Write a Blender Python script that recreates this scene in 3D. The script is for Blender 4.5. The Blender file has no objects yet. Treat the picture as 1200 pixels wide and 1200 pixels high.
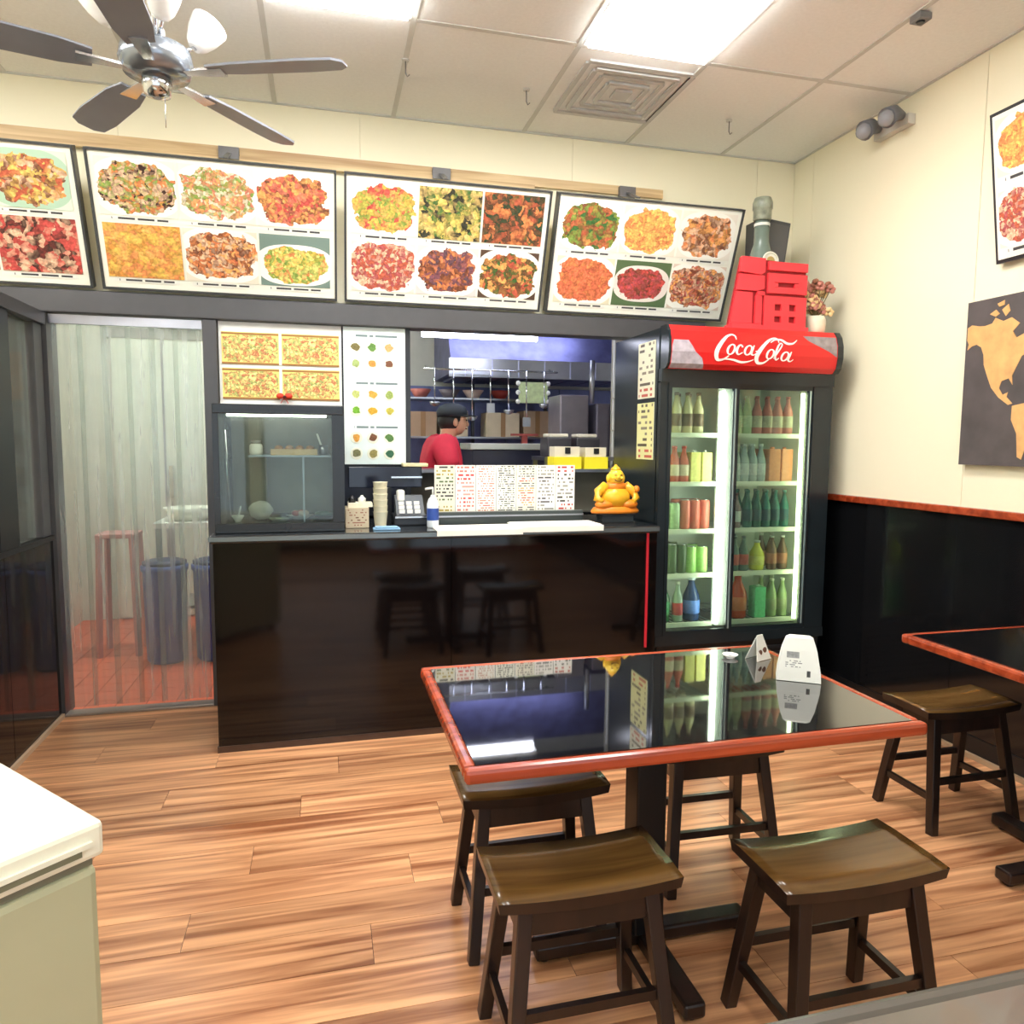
import bpy, bmesh, math, random
from mathutils import Vector, Matrix
random.seed(7)
PI = math.pi
scene = bpy.context.scene
col = scene.collection

# ------------------------------------------------------------------ camera, world, exposure, big lights
CAM = (0.0, 0.0, 1.45)
F_PX = 861.70
yaw, pitch, roll = 0.250790, 0.0935247, 0.00709155
fw = Vector((math.sin(yaw)*math.cos(pitch), math.cos(yaw)*math.cos(pitch), -math.sin(pitch)))
r0 = Vector((math.cos(yaw), -math.sin(yaw), 0)); u0 = r0.cross(fw)
rr = r0*math.cos(roll)+u0*math.sin(roll); uu = -r0*math.sin(roll)+u0*math.cos(roll)
cd = bpy.data.cameras.new('camera'); cam = bpy.data.objects.new('camera', cd); col.objects.link(cam)
M = Matrix.Identity(4)
for i in range(3):
    M[i][0] = rr[i]; M[i][1] = uu[i]; M[i][2] = -fw[i]; M[i][3] = CAM[i]
cam.matrix_world = M
cd.sensor_width = 36; cd.lens = 36*F_PX/1200; cd.clip_start = .05
scene.camera = cam
W = bpy.data.worlds.new('world'); scene.world = W; W.use_nodes = True
W.node_tree.nodes['Background'].inputs[0].default_value = (.8, .88, 1, 1)
W.node_tree.nodes['Background'].inputs[1].default_value = 1.9
scene.view_settings.view_transform = 'Standard'
scene.view_settings.look = 'None'
scene.view_settings.exposure = 0.62
scene.view_settings.gamma = 1.0
scene.view_settings.use_curve_mapping = False
LAMP_E = 16.5      # ceiling panel luminance
TUBE_E = 12.0       # kitchen tube
COOL_E = 11.0       # cooler tubes

# ------------------------------------------------------------------ room numbers
XL, XR, YB, YF, H = -3.0, 2.93, 4.26, -3.0, 3.225

# ------------------------------------------------------------------ materials
def srgb(c):
    return tuple((v/12.92 if v <= .04045 else ((v+.055)/1.055)**2.4) for v in [x/255 for x in c])
MATS = {}
def new_mat(name):
    m = bpy.data.materials.new(name); m.use_nodes = True
    nt = m.node_tree; p = nt.nodes['Principled BSDF']
    return m, nt, p
def N(nt, t, **kw):
    n = nt.nodes.new(t)
    for k, v in kw.items(): setattr(n, k, v)
    return n
def L(nt, a, b): nt.links.new(a, b)
def mth(nt, op, a, b=None, c=None):
    n = N(nt, 'ShaderNodeMath', operation=op)
    for i, v in enumerate((a, b, c)):
        if v is None: continue
        if isinstance(v, (int, float)): n.inputs[i].default_value = v
        else: L(nt, v, n.inputs[i])
    return n.outputs[0]
def mixc(nt, f, a, b):
    n = N(nt, 'ShaderNodeMix', data_type='RGBA')
    for s, v in ((n.inputs[0], f), (n.inputs[6], a), (n.inputs[7], b)):
        if isinstance(v, (int, float)): s.default_value = v
        elif isinstance(v, tuple): s.default_value = (*v[:3], 1)
        else: L(nt, v, s)
    return n.outputs[2]
def plain(name, rgb, rough=.5, metal=0, noise=.06, scale=8, bump=0, spec=.5, coat=0, ior=1.5):
    if name in MATS: return MATS[name]
    m, nt, p = new_mat(name); c = srgb(rgb)
    tc = N(nt, 'ShaderNodeTexCoord'); nz = N(nt, 'ShaderNodeTexNoise')
    nz.inputs['Scale'].default_value = scale; nz.inputs['Detail'].default_value = 4
    L(nt, tc.outputs['Object'], nz.inputs['Vector'])
    a = tuple(max(0, v*(1-noise*2)) for v in c); b = tuple(min(1, v*(1+noise*2)) for v in c)
    L(nt, mixc(nt, nz.outputs['Fac'], a, b), p.inputs['Base Color'])
    p.inputs['Roughness'].default_value = rough; p.inputs['Metallic'].default_value = metal
    p.inputs['Specular IOR Level'].default_value = spec; p.inputs['Coat Weight'].default_value = coat
    p.inputs['IOR'].default_value = ior
    if bump:
        bp = N(nt, 'ShaderNodeBump'); bp.inputs['Strength'].default_value = bump; bp.inputs['Distance'].default_value = .003
        L(nt, nz.outputs['Fac'], bp.inputs['Height']); L(nt, bp.outputs[0], p.inputs['Normal'])
    MATS[name] = m; return m
def glow(name, rgb, e):
    if name in MATS: return MATS[name]
    m, nt, p = new_mat(name)
    p.inputs['Base Color'].default_value = (.8, .8, .8, 1)
    p.inputs['Emission Color'].default_value = (*srgb(rgb), 1); p.inputs['Emission Strength'].default_value = e
    MATS[name] = m; return m
def wood(name, dark, light, rough=.35, along='X', coat=0, scale=1.0, rand=False, world=True, strength=1.0):
    if name in MATS: return MATS[name]
    m, nt, p = new_mat(name)
    src = N(nt, 'ShaderNodeNewGeometry').outputs['Position'] if world else N(nt, 'ShaderNodeTexCoord').outputs['Object']
    if rand:
        oi = N(nt, 'ShaderNodeObjectInfo'); sc_ = N(nt, 'ShaderNodeVectorMath', operation='SCALE'); sc_.inputs[3].default_value = 37
        cmb = N(nt, 'ShaderNodeCombineXYZ')
        for i in range(3): L(nt, oi.outputs['Random'], cmb.inputs[i])
        L(nt, cmb.outputs[0], sc_.inputs[0])
        ad = N(nt, 'ShaderNodeVectorMath', operation='ADD'); L(nt, src, ad.inputs[0]); L(nt, sc_.outputs[0], ad.inputs[1]); src = ad.outputs[0]
    mp = N(nt, 'ShaderNodeMapping'); L(nt, src, mp.inputs[0])
    s = {'X': (1.3, 26, 26), 'Y': (22, 1.6, 22), 'Z': (22, 22, 1.6)}[along]
    mp.inputs['Scale'].default_value = tuple(v*scale for v in s)
    nz = N(nt, 'ShaderNodeTexNoise'); nz.inputs['Scale'].default_value = 1; nz.inputs['Detail'].default_value = 6; nz.inputs['Distortion'].default_value = .6
    L(nt, mp.outputs[0], nz.inputs['Vector'])
    rp = N(nt, 'ShaderNodeValToRGB'); rp.color_ramp.elements[0].position = .5-.18/strength; rp.color_ramp.elements[1].position = .5+.16/strength
    rp.color_ramp.elements[0].color = (*srgb(dark), 1); rp.color_ramp.elements[1].color = (*srgb(light), 1)
    L(nt, nz.outputs['Fac'], rp.inputs[0]); out = rp.outputs[0]
    if rand:
        hv = N(nt, 'ShaderNodeHueSaturation'); L(nt, out, hv.inputs['Color'])
        mr = N(nt, 'ShaderNodeMapRange'); L(nt, oi.outputs['Random'], mr.inputs[0]); mr.inputs[3].default_value = .78; mr.inputs[4].default_value = 1.14
        L(nt, mr.outputs[0], hv.inputs['Value']); out = hv.outputs[0]
    L(nt, out, p.inputs['Base Color'])
    p.inputs['Roughness'].default_value = rough; p.inputs['Coat Weight'].default_value = coat; p.inputs['Coat Roughness'].default_value = .12
    bp = N(nt, 'ShaderNodeBump'); bp.inputs['Strength'].default_value = .12; bp.inputs['Distance'].default_value = .002
    L(nt, nz.outputs['Fac'], bp.inputs['Height']); L(nt, bp.outputs[0], p.inputs['Normal'])
    MATS[name] = m; return m
def glass(name, tint=(235, 245, 240), alpha=.12, rough=.03, streak=False, ior=1.45):
    """thin clear sheet: mostly see-through, with a glossy and a hazy share"""
    if name in MATS: return MATS[name]
    m = bpy.data.materials.new(name); m.use_nodes = True; nt = m.node_tree
    for n in list(nt.nodes): nt.nodes.remove(n)
    o = N(nt, 'ShaderNodeOutputMaterial'); tr = N(nt, 'ShaderNodeBsdfTransparent'); tr.inputs[0].default_value = (*srgb(tint), 1)
    df = N(nt, 'ShaderNodeBsdfDiffuse'); df.inputs[0].default_value = (*srgb(tint), 1)
    tl = N(nt, 'ShaderNodeBsdfTranslucent'); tl.inputs[0].default_value = (*srgb(tint), 1)
    ms = N(nt, 'ShaderNodeMixShader'); L(nt, df.outputs[0], ms.inputs[1]); L(nt, tl.outputs[0], ms.inputs[2])
    mx = N(nt, 'ShaderNodeMixShader'); L(nt, tr.outputs[0], mx.inputs[1]); L(nt, ms.outputs[0], mx.inputs[2]); mx.inputs[0].default_value = alpha
    if streak:
        ge = N(nt, 'ShaderNodeNewGeometry'); mp = N(nt, 'ShaderNodeMapping'); mp.inputs['Scale'].default_value = (26, 26, 1.1)
        nz = N(nt, 'ShaderNodeTexNoise'); nz.inputs['Scale'].default_value = 1; nz.inputs['Detail'].default_value = 5
        L(nt, ge.outputs['Position'], mp.inputs[0]); L(nt, mp.outputs[0], nz.inputs['Vector'])
        mr = N(nt, 'ShaderNodeMapRange'); L(nt, nz.outputs['Fac'], mr.inputs[0])
        mr.inputs[1].default_value = .3; mr.inputs[2].default_value = .72; mr.inputs[3].default_value = alpha*.35; mr.inputs[4].default_value = alpha*2.0
        L(nt, mr.outputs[0], mx.inputs[0])
    gl = N(nt, 'ShaderNodeBsdfGlossy'); gl.inputs['Roughness'].default_value = rough
    fr = N(nt, 'ShaderNodeFresnel'); fr.inputs[0].default_value = ior
    m2 = N(nt, 'ShaderNodeMixShader'); L(nt, fr.outputs[0], m2.inputs[0]); L(nt, mx.outputs[0], m2.inputs[1]); L(nt, gl.outputs[0], m2.inputs[2])
    L(nt, m2.outputs[0], o.inputs[0]); MATS[name] = m; return m
def uvxy(nt):
    tc = N(nt, 'ShaderNodeTexCoord'); sp = N(nt, 'ShaderNodeSeparateXYZ'); L(nt, tc.outputs['UV'], sp.inputs[0])
    return tc.outputs['UV'], sp.outputs[0], sp.outputs[1]
def dish_mat(name, cols, bg=(236, 236, 222), plate=(246, 244, 232), rx=.5, ry=.47, cy=.5, scale=9, full=False, asp=1.3):
    """printed photograph of a dish: plate, food lumps in several colours"""
    m, nt, p = new_mat(name); uv, u, v = uvxy(nt)
    mp = N(nt, 'ShaderNodeMapping'); L(nt, uv, mp.inputs[0]); mp.inputs['Scale'].default_value = (asp, 1, 1)
    mp.inputs['Location'].default_value = (random.random()*20, random.random()*20, 0)
    nz = N(nt, 'ShaderNodeTexNoise'); nz.inputs['Scale'].default_value = 4.5; nz.inputs['Detail'].default_value = 3; L(nt, mp.outputs[0], nz.inputs['Vector'])
    dx = mth(nt, 'DIVIDE', mth(nt, 'SUBTRACT', u, .5), rx); dy = mth(nt, 'DIVIDE', mth(nt, 'SUBTRACT', v, cy), ry)
    d = mth(nt, 'POWER', mth(nt, 'ADD', mth(nt, 'POWER', mth(nt, 'ABSOLUTE', dx), 2.6), mth(nt, 'POWER', mth(nt, 'ABSOLUTE', dy), 2.6)), 1/2.6)
    dn = mth(nt, 'ADD', d, mth(nt, 'MULTIPLY', mth(nt, 'SUBTRACT', nz.outputs['Fac'], .5), .7))
    food = 1.0 if full else mth(nt, 'LESS_THAN', dn, .93)
    pl = mth(nt, 'LESS_THAN', d, 1.12)
    vo = N(nt, 'ShaderNodeTexVoronoi'); vo.inputs['Scale'].default_value = scale*1.15
    ad = N(nt, 'ShaderNodeVectorMath', operation='ADD'); L(nt, mp.outputs[0], ad.inputs[0])
    wr = N(nt, 'ShaderNodeVectorMath', operation='SCALE'); wr.inputs[3].default_value = .34; L(nt, nz.outputs['Color'], wr.inputs[0]); L(nt, wr.outputs[0], ad.inputs[1])
    L(nt, ad.outputs[0], vo.inputs['Vector'])
    sp = N(nt, 'ShaderNodeSeparateColor'); L(nt, vo.outputs['Color'], sp.inputs[0])
    rp = N(nt, 'ShaderNodeValToRGB'); rp.color_ramp.interpolation = 'LINEAR'
    els = rp.color_ramp.elements
    for i, c in enumerate(cols):
        e = els[0] if i == 0 else (els[1] if i == 1 else els.new(i/len(cols)))
        e.position = i/len(cols); e.color = (*srgb(c), 1)
    n3 = N(nt, 'ShaderNodeTexNoise'); n3.inputs['Scale'].default_value = 3.0; n3.inputs['Detail'].default_value = 2; n3.inputs['Distortion'].default_value = .8; L(nt, mp.outputs[0], n3.inputs['Vector'])
    n3r = N(nt, 'ShaderNodeMapRange'); L(nt, n3.outputs['Fac'], n3r.inputs[0]); n3r.inputs[1].default_value = .3; n3r.inputs[2].default_value = .7
    L(nt, mth(nt, 'ADD', mth(nt, 'MULTIPLY', sp.outputs[0], .72), mth(nt, 'MULTIPLY', n3r.outputs[0], .27)), rp.inputs[0])
    n2 = N(nt, 'ShaderNodeTexNoise'); n2.inputs['Scale'].default_value = 22; n2.inputs['Detail'].default_value = 3; L(nt, mp.outputs[0], n2.inputs['Vector'])
    hs = N(nt, 'ShaderNodeHueSaturation'); hs.inputs['Saturation'].default_value = .92; L(nt, rp.outputs[0], hs.inputs['Color'])
    vv = N(nt, 'ShaderNodeMapRange'); L(nt, n2.outputs['Fac'], vv.inputs[0]); vv.inputs[1].default_value = .3; vv.inputs[2].default_value = .7; vv.inputs[3].default_value = .72; vv.inputs[4].default_value = 1.3
    dd = N(nt, 'ShaderNodeMapRange'); L(nt, vo.outputs['Distance'], dd.inputs[0]); dd.inputs[1].default_value = .1; dd.inputs[2].default_value = .75; dd.inputs[3].default_value = 1.15; dd.inputs[4].default_value = .75
    L(nt, mth(nt, 'MULTIPLY', vv.outputs[0], dd.outputs[0]), hs.inputs['Value'])
    c = mixc(nt, pl, srgb(bg), srgb(plate)) if not full else srgb(bg)
    c = mixc(nt, food, c, hs.outputs[0])
    L(nt, c, p.inputs['Base Color']); p.inputs['Roughness'].default_value = .55; p.inputs['Specular IOR Level'].default_value = .25
    return m
def print_mat(name, paper, inks, rows=10, cols=26, fill=.5, blocks=True, rough=.5):
    """printed sheet: rows of illegibly small lettering"""
    if name in MATS: return MATS[name]
    m, nt, p = new_mat(name); uv, u, v = uvxy(nt)
    r = mth(nt, 'MULTIPLY', v, rows); row = mth(nt, 'FLOOR', r); fr = mth(nt, 'FRACT', r)
    line = mth(nt, 'MULTIPLY', mth(nt, 'GREATER_THAN', fr, .3), mth(nt, 'LESS_THAN', fr, .78))
    cx = mth(nt, 'FLOOR', mth(nt, 'MULTIPLY', u, cols))
    cb = N(nt, 'ShaderNodeCombineXYZ'); L(nt, cx, cb.inputs[0]); L(nt, row, cb.inputs[1]); cb.inputs[2].default_value = random.random()*9
    wn = N(nt, 'ShaderNodeTexWhiteNoise', noise_dimensions='3D'); L(nt, cb.outputs[0], wn.inputs[0])
    ink = mth(nt, 'LESS_THAN', wn.outputs[0], fill)
    edge = mth(nt, 'MULTIPLY', mth(nt, 'GREATER_THAN', u, .07), mth(nt, 'LESS_THAN', u, .93))
    f = mth(nt, 'MULTIPLY', mth(nt, 'MULTIPLY', line, ink), edge)
    rc = N(nt, 'ShaderNodeTexWhiteNoise', noise_dimensions='1D'); L(nt, mth(nt, 'FLOOR', mth(nt, 'MULTIPLY', r, .5)), rc.inputs['W'])
    rp = N(nt, 'ShaderNodeValToRGB'); rp.color_ramp.interpolation = 'CONSTANT'
    for i, c in enumerate(inks):
        e = rp.color_ramp.elements[0] if i == 0 else (rp.color_ramp.elements[1] if i == 1 else rp.color_ramp.elements.new(i/len(inks)))
        e.position = i/len(inks); e.color = (*srgb(c), 1)
    if len(inks) == 1: rp.color_ramp.elements[1].color = (*srgb(inks[0]), 1)
    L(nt, rc.outputs[0], rp.inputs[0])
    L(nt, mixc(nt, f, srgb(paper), rp.outputs[0]), p.inputs['Base Color']); p.inputs['Roughness'].default_value = rough
    MATS[name] = m; return m

BLACK_GLOSS = plain('black_gloss', (14, 10, 10), .07, noise=.1, spec=.4)
BLACK_PANEL = plain('black_panel', (17, 18, 20), .10, noise=.15, scale=3)
GREY_FRAME = plain('grey_frame', (72, 72, 74), .4, noise=.1)
DARK_FRAME = plain('dark_frame', (38, 40, 44), .3)
BLACK = plain('black', (18, 19, 21), .35)
CREAM = plain('cream_wall', (242, 236, 208), .55, noise=.015, scale=1.5)
CEIL = plain('ceiling_tile', (242, 244, 242), .9, noise=.03, scale=60, bump=.3)
GRID = plain('ceiling_grid', (205, 206, 202), .5)
WHITE = plain('white', (238, 238, 232), .4)
PAPER = plain('paper', (240, 240, 230), .7)
REDWOOD = wood('red_wood', (128, 44, 20), (180, 76, 42), .26, coat=.4)
STOOLTOP = wood('stool_top', (74, 48, 22), (130, 96, 50), .24, along='X', coat=.35, scale=.8)
STOOLDARK = wood('stool_dark', (13, 8, 7), (36, 21, 16), .35, along='Z', coat=.2)  # near-black wood, deepened further for the lack of front light
STEEL = plain('steel', (170, 172, 180), .28, metal=1, noise=.1)
CHROME = plain('chrome', (215, 218, 222), .15, metal=1)
GALV = plain('galvanised', (120, 120, 122), .4, metal=.6)
FLOORW = wood('floor_plank', (142, 88, 56), (232, 174, 126), .28, along='X', rand=True, scale=1.0, strength=1.05)

# ------------------------------------------------------------------ geometry helpers
ORG = {}
def org(o): return ORG.get(o.name, Vector((0, 0, 0))) if o else Vector((0, 0, 0))
class MB:
    def __init__(s): s.b = bmesh.new(); s.uv = s.b.loops.layers.uv.new('UVMap')
    def box(s, x0, x1, y0, y1, z0, z1, mat=None, bev=0):
        r = bmesh.ops.create_cube(s.b, size=1)
        vs = r['verts']
        for v in vs: v.co = Vector((x0+(v.co.x+.5)*(x1-x0), y0+(v.co.y+.5)*(y1-y0), z0+(v.co.z+.5)*(z1-z0)))
        if bev:
            es = list({e for v in vs for e in v.link_edges}); fs=list({f for v in vs for f in v.link_faces})
            rb = bmesh.ops.bevel(s.b, geom=es, offset=bev, segments=2, profile=.5, affect='EDGES', clamp_overlap=True)
            vs = list({v for f in rb['faces'] for v in f.verts} | {v for v in vs if v.is_valid} )
        if mat:
            for v in vs: v.co = mat @ v.co
        return s
    def bar(s, p, q, w, h=None, up=(0, 0, 1), w2=None, h2=None):
        """square bar from p to q; w x h at p, w2 x h2 at q"""
        p, q = Vector(p), Vector(q); h = h or w; w2 = w2 or w; h2 = h2 or h
        d = (q-p).normalized(); a = d.cross(Vector(up))
        if a.length < 1e-3: a = d.cross(Vector((0, 1, 0)))
        a.normalize(); b = a.cross(d)
        vs = [s.b.verts.new(c+a*sx*ww/2+b*sy*hh/2) for c, ww, hh in ((p, w, h), (q, w2, h2)) for sx, sy in ((-1, -1), (1, -1), (1, 1), (-1, 1))]
        for f in ((3, 2, 1, 0), (4, 5, 6, 7), (0, 1, 5, 4), (1, 2, 6, 5), (2, 3, 7, 6), (3, 0, 4, 7)): s.b.faces.new([vs[i] for i in f])
        return s
    def tube(s, pts, r, n=8, cap=True):
        pts = [Vector(p) for p in pts]; rs = r if isinstance(r, (list, tuple)) else [r]*len(pts); rings = []
        for i, p in enumerate(pts):
            d = (pts[min(i+1, len(pts)-1)]-pts[max(i-1, 0)]).normalized()
            a = d.cross(Vector((0, 0, 1)))
            if a.length < .05: a = d.cross(Vector((0, 1, 0)))
            a.normalize(); b = a.cross(d)
            rings.append([s.b.verts.new(p+(a*math.cos(2*PI*k/n)+b*math.sin(2*PI*k/n))*rs[i]) for k in range(n)])
        for A, B in zip(rings, rings[1:]):
            for k in range(n):
                f = s.b.faces.new([A[k], A[(k+1) % n], B[(k+1) % n], B[k]]); f.smooth = True
        if cap: s.b.faces.new(rings[0][::-1]); s.b.faces.new(rings[-1])
        return s
    def lathe(s, c, prof, n=16, axis='Z', cap=True):
        c = Vector(c); rings = []
        for r, z in prof:
            ring = []
            for k in range(n):
                x, y = r*math.cos(2*PI*k/n), r*math.sin(2*PI*k/n)
                o = {'Z': (x, y, z), 'Y': (x, z, y), 'X': (z, x, y)}[axis]
                ring.append(s.b.verts.new(c+Vector(o)))
            rings.append(ring)
        for A, B in zip(rings, rings[1:]):
            for k in range(n):
                f = s.b.faces.new([A[k], A[(k+1) % n], B[(k+1) % n], B[k]]); f.smooth = True
        if cap: s.b.faces.new(rings[0][::-1]); s.b.faces.new(rings[-1])
        return s
    def ball(s, c, rx, ry=None, rz=None, n=12):
        ry = ry or rx; rz = rz or rx
        r = bmesh.ops.create_uvsphere(s.b, u_segments=n, v_segments=max(6, n*2//3), radius=1)
        for v in r['verts']: v.co = Vector((c[0]+v.co.x*rx, c[1]+v.co.y*ry, c[2]+v.co.z*rz))
        for f in {f for v in r['verts'] for f in v.link_faces}: f.smooth = True
        return s
    def quad(s, pts, thick=None):
        vs = [s.b.verts.new(Vector(p)) for p in pts]; f = s.b.faces.new(vs)
        for l, t in zip(f.loops, ((0, 0), (1, 0), (1, 1), (0, 1))): l[s.uv].uv = t
        return s
    def prism(s, poly, d0, d1, plane='XZ'):
        """polygon extruded along the third axis"""
        def P(a, b, d): return {'XZ': (a, d, b), 'XY': (a, b, d), 'YZ': (d, a, b)}[plane]
        A = [s.b.verts.new(P(a, b, d0)) for a, b in poly]; B = [s.b.verts.new(P(a, b, d1)) for a, b in poly]
        s.b.faces.new(A[::-1]); s.b.faces.new(B); n = len(poly)
        for k in range(n): s.b.faces.new([A[k], A[(k+1) % n], B[(k+1) % n], B[k]])
        return s
    def build(s, name, mat, parent=None, recalc=True, bevel=0, smooth=False):
        if recalc: bmesh.ops.recalc_face_normals(s.b, faces=s.b.faces)
        if smooth:
            for f in s.b.faces: f.smooth = True
        me = bpy.data.meshes.new(name); s.b.to_mesh(me); s.b.free()
        o = bpy.data.objects.new(name, me)
        if parent:
            g = org(parent)
            me.transform(Matrix.Translation(-g)); o.parent = parent; ORG[o.name] = g
        me.materials.append(mat); col.objects.link(o)
        if bevel:
            b = o.modifiers.new('bevel', 'BEVEL'); b.width = bevel; b.segments = 2; b.limit_method = 'ANGLE'
        return o
def thing(name, label, cat, loc=(0, 0, 0), group=None, rot=None):
    o = bpy.data.objects.new(name, None); col.objects.link(o); o.location = loc; o.empty_display_size = .05
    ORG[o.name] = Vector(loc) if rot is None else Vector((0, 0, 0))
    if rot: o.rotation_euler = rot
    return tag(o, label, cat, group)
def tag(o, label, cat, group=None):
    o['label'] = label; o['category'] = cat
    if group: o['group'] = group
    return o
def struct(o): o['kind'] = 'structure'; return o
def sroot(name, loc=(0, 0, 0)):
    o = bpy.data.objects.new(name, None); col.objects.link(o); o.location = loc; ORG[o.name] = Vector(loc); o['kind'] = 'structure'; return o
def box(name, mat, parent, *d, bev=0): return MB().box(*d, bev=bev).build(name, mat, parent)
def copy_tree(o, parent=None):
    c = o.copy(); col.objects.link(c)
    if parent: c.parent = parent
    for ch in list(o.children): copy_tree(ch, c)
    return c
#%%SETTING
# ------------------------------------------------------------------ floor: planks
fl = struct(box('floor', plain('floor_joint', (70, 42, 28), .7), None, XL, XR, YF, YB, -.05, -.0035))
PW, PLN = .178, 1.22
shared = {}
for j in range(int((YB-0.02)/PW)+1, -5, -1):
    y0 = j*PW
    if y0 >= YB-.03 or y0 < -.9: continue
    y1 = min(y0+PW-.0018, YB-.004)
    off = (j*0.437 % 1)*PLN
    k = 0; x = -1.34-off
    while x < XR:
        a, b = max(x, -1.335), min(x+PLN-.0018, XR-.004)
        if b-a > .05:
            key = (round(b-a, 4), round(y1-y0, 4))
            if key not in shared:
                o = MB().box(0, b-a, 0, y1-y0, -.0035, 0).build('plank', FLOORW, fl); shared[key] = o.data
            else:
                o = bpy.data.objects.new('plank', shared[key]); col.objects.link(o); o.parent = fl
            o.location = (a, y0, 0)
        x += PLN
rest = struct(box('floor_rear', FLOORW, None, XL, -1.42, YF, YB, -.0034, 0))
box('plank_field', FLOORW, rest, -1.335, XR-.01, YF, -.9, -.0034, 0)

# ------------------------------------------------------------------ ceiling: grid and tiles
ce = struct(box('ceiling', plain('plenum', (90, 90, 88), .9), None, XL, XR, YF, YB, H+.012, H+.05))
xs = [XL, -2.1, -1.47, -.85, -.22, .40, 1.14, 1.77, 2.40, XR]
ys = [YB, 3.29, 2.07, .85, -.37, -1.59, YF]
lamps = {(3, 1), (5+1-0, 1)}
LAMPS = {(4, 1), (6, 1), (1, 1), (4, 4), (1, 4)}  # rear panels are unseen behind the camera, added to light the room
tiles = {}
for i in range(len(xs)-1):
    for j in range(len(ys)-1):
        if (i, j) in LAMPS or (i, j) == (6, 0): continue
        x0, x1, y1, y0 = xs[i]+.012, xs[i+1]-.012, ys[j]-.012, ys[j+1]+.012
        segs = [(y0, y1)]
        for a, b in segs:
            key = (round(x1-x0, 3), round(b-a, 3))
            if key not in tiles:
                o = MB().box(0, x1-x0, 0, b-a, 0, .01).build('ceiling_tile', CEIL, ce); tiles[key] = o.data
            else:
                o = bpy.data.objects.new('ceiling_tile', tiles[key]); col.objects.link(o); o.parent = ce
            o.location = (x0, a, H+.002)
gb = MB()
for x in xs[1:-1]: gb.box(x-.012, x+.012, YF, YB, H-.002, H+.012)
for y in ys[1:-1]: gb.box(XL, XR, y-.012, y+.012, H-.001, H+.011)
gb.build('grid_bar', GRID, ce)
wa = MB(); wa.box(XR-.02, XR, YF, YB, H-.004, H+.004); wa.box(XL, XR, YB-.02, YB, H-.004, H+.004); wa.build('wall_angle', GRID, ce)
lam_lab = {(4, 1): 'square white ceiling light panel above left part of counter menus', (6, 1): 'bright white ceiling light panel in front of the air vent',
           (1, 1): 'white ceiling light panel over the left side area', (4, 4): 'unseen rear ceiling light panel added to light the room, above the freezer', 
           (1, 4): 'unseen rear ceiling light panel added to light the room, left corner'}
for (i, j), lb in lam_lab.items():
    x0, x1, y1, y0 = xs[i]+.012, xs[i+1]-.012, ys[j]-.012, ys[j+1]+.012
    t = thing('ceiling_light', lb, 'ceiling light', ((x0+x1)/2, (y0+y1)/2, H), 'ceiling light panels')
    f = MB(); w = .018
    f.box(x0, x1, y0, y0+w, H-.004, H+.03); f.box(x0, x1, y1-w, y1, H-.004, H+.03); f.box(x0, x0+w, y0+w, y1-w, H-.004, H+.03); f.box(x1-w, x1, y0+w, y1-w, H-.004, H+.03)
    f.build('frame', WHITE, t)
    MB().box(x0+w, x1-w, y0+w, y1-w, H-.022, H+.01).build('diffuser', glow('diffuser_glow', (255, 253, 250), LAMP_E), t)
# vent in tile (6,0)
t = thing('air_vent', 'square louvred air vent in the ceiling behind the bright light', 'vent', (1.455, 3.72, H))
MB().box(1.152, 1.758, 3.302, YB-.012, H+.006, H+.014).build('back_panel', CEIL, t)
for k, w in enumerate((.27, .215, .16, .105)):
    m = MB(); cx, cy, z = 1.50, 3.68, H-.004-.004*(k % 2)
    for s in (-1, 1):
        m.box(cx-w, cx+w, cy+s*w-.012, cy+s*w+.012, z, z+.012); m.box(cx+s*w-.012, cx+s*w+.012, cy-w+.012, cy+w-.012, z, z+.012)
    m.build('louvre', plain('vent_white', (196, 198, 198), .5), t)
MB().box(1.455, 1.545, 3.635, 3.725, H-.008, H+.004).build('centre_plate', plain('vent_white', (196, 198, 198), .5), t)

# ------------------------------------------------------------------ walls
def wall_back():
    w = struct(box('wall_back', CREAM, None, -1.5, 1.4-.0, YB, YB+.10, 2.21, H+.01))
    for a, b in ((XL, -2.2), (-2.2, -.98), (-.98, .22), (.22, 1.44), (1.44, 2.66), (2.66, XR)):
        MB().box(a+.0015, b-.0015, YB-.006, YB-.001, 2.21, H).build('wall_panel', CREAM, w)
    for a, b in ((XL, -1.5), (1.4, XR)):
        MB().box(a, b, YB, YB+.1, 2.21, H+.01).build('wall_core', CREAM, w)
    MB().box(1.86, XR, YB-.004, YB+.1, 0, 2.21).build('lower_core', CREAM, w)
    MB().box(XL, -1.40, YB, YB+.1, 0, 2.21).build('lower_core', CREAM, w)
    MB().box(-1.40, -1.335, YB-.05, YB+.1, 0, 2.085).build('jamb', GREY_FRAME, w)
    return w
wb = wall_back()
# counter half wall and dark panel by the side of the serving opening
box('half_wall', BLACK_PANEL, wb, -.53, 1.86, YB, YB+.09, 0, 1.03)
box('dark_panel', plain('navy_panel', (30, 34, 46), .3), wb, -.53, .47, YB+.02, YB+.07, 1.03, 2.09)
struct(box('trim_1', GREY_FRAME, None, -1.55, 2.30, YB-.07, YB+.05, 2.085, 2.20, bev=.006)).name = 'trim_1'
struct(box('trim_2', GREY_FRAME, None, -.605, -.535, YB-.06, YB+.06, 0, 2.085, bev=.004)).name = 'trim_2'
struct(box('trim_3', wood('pale_wood', (176, 142, 100), (222, 196, 150), .5), None, XL+.02, 2.01, YB-.03, YB-.008, 2.925, 2.975)).name = 'trim_3'
box('trim_lower', wood('pale_wood', (176, 142, 100), (222, 196, 150), .5), bpy.data.objects['trim_3'], XL+.02, 1.2, YB-.05, YB-.032, 2.90, 2.925)
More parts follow.
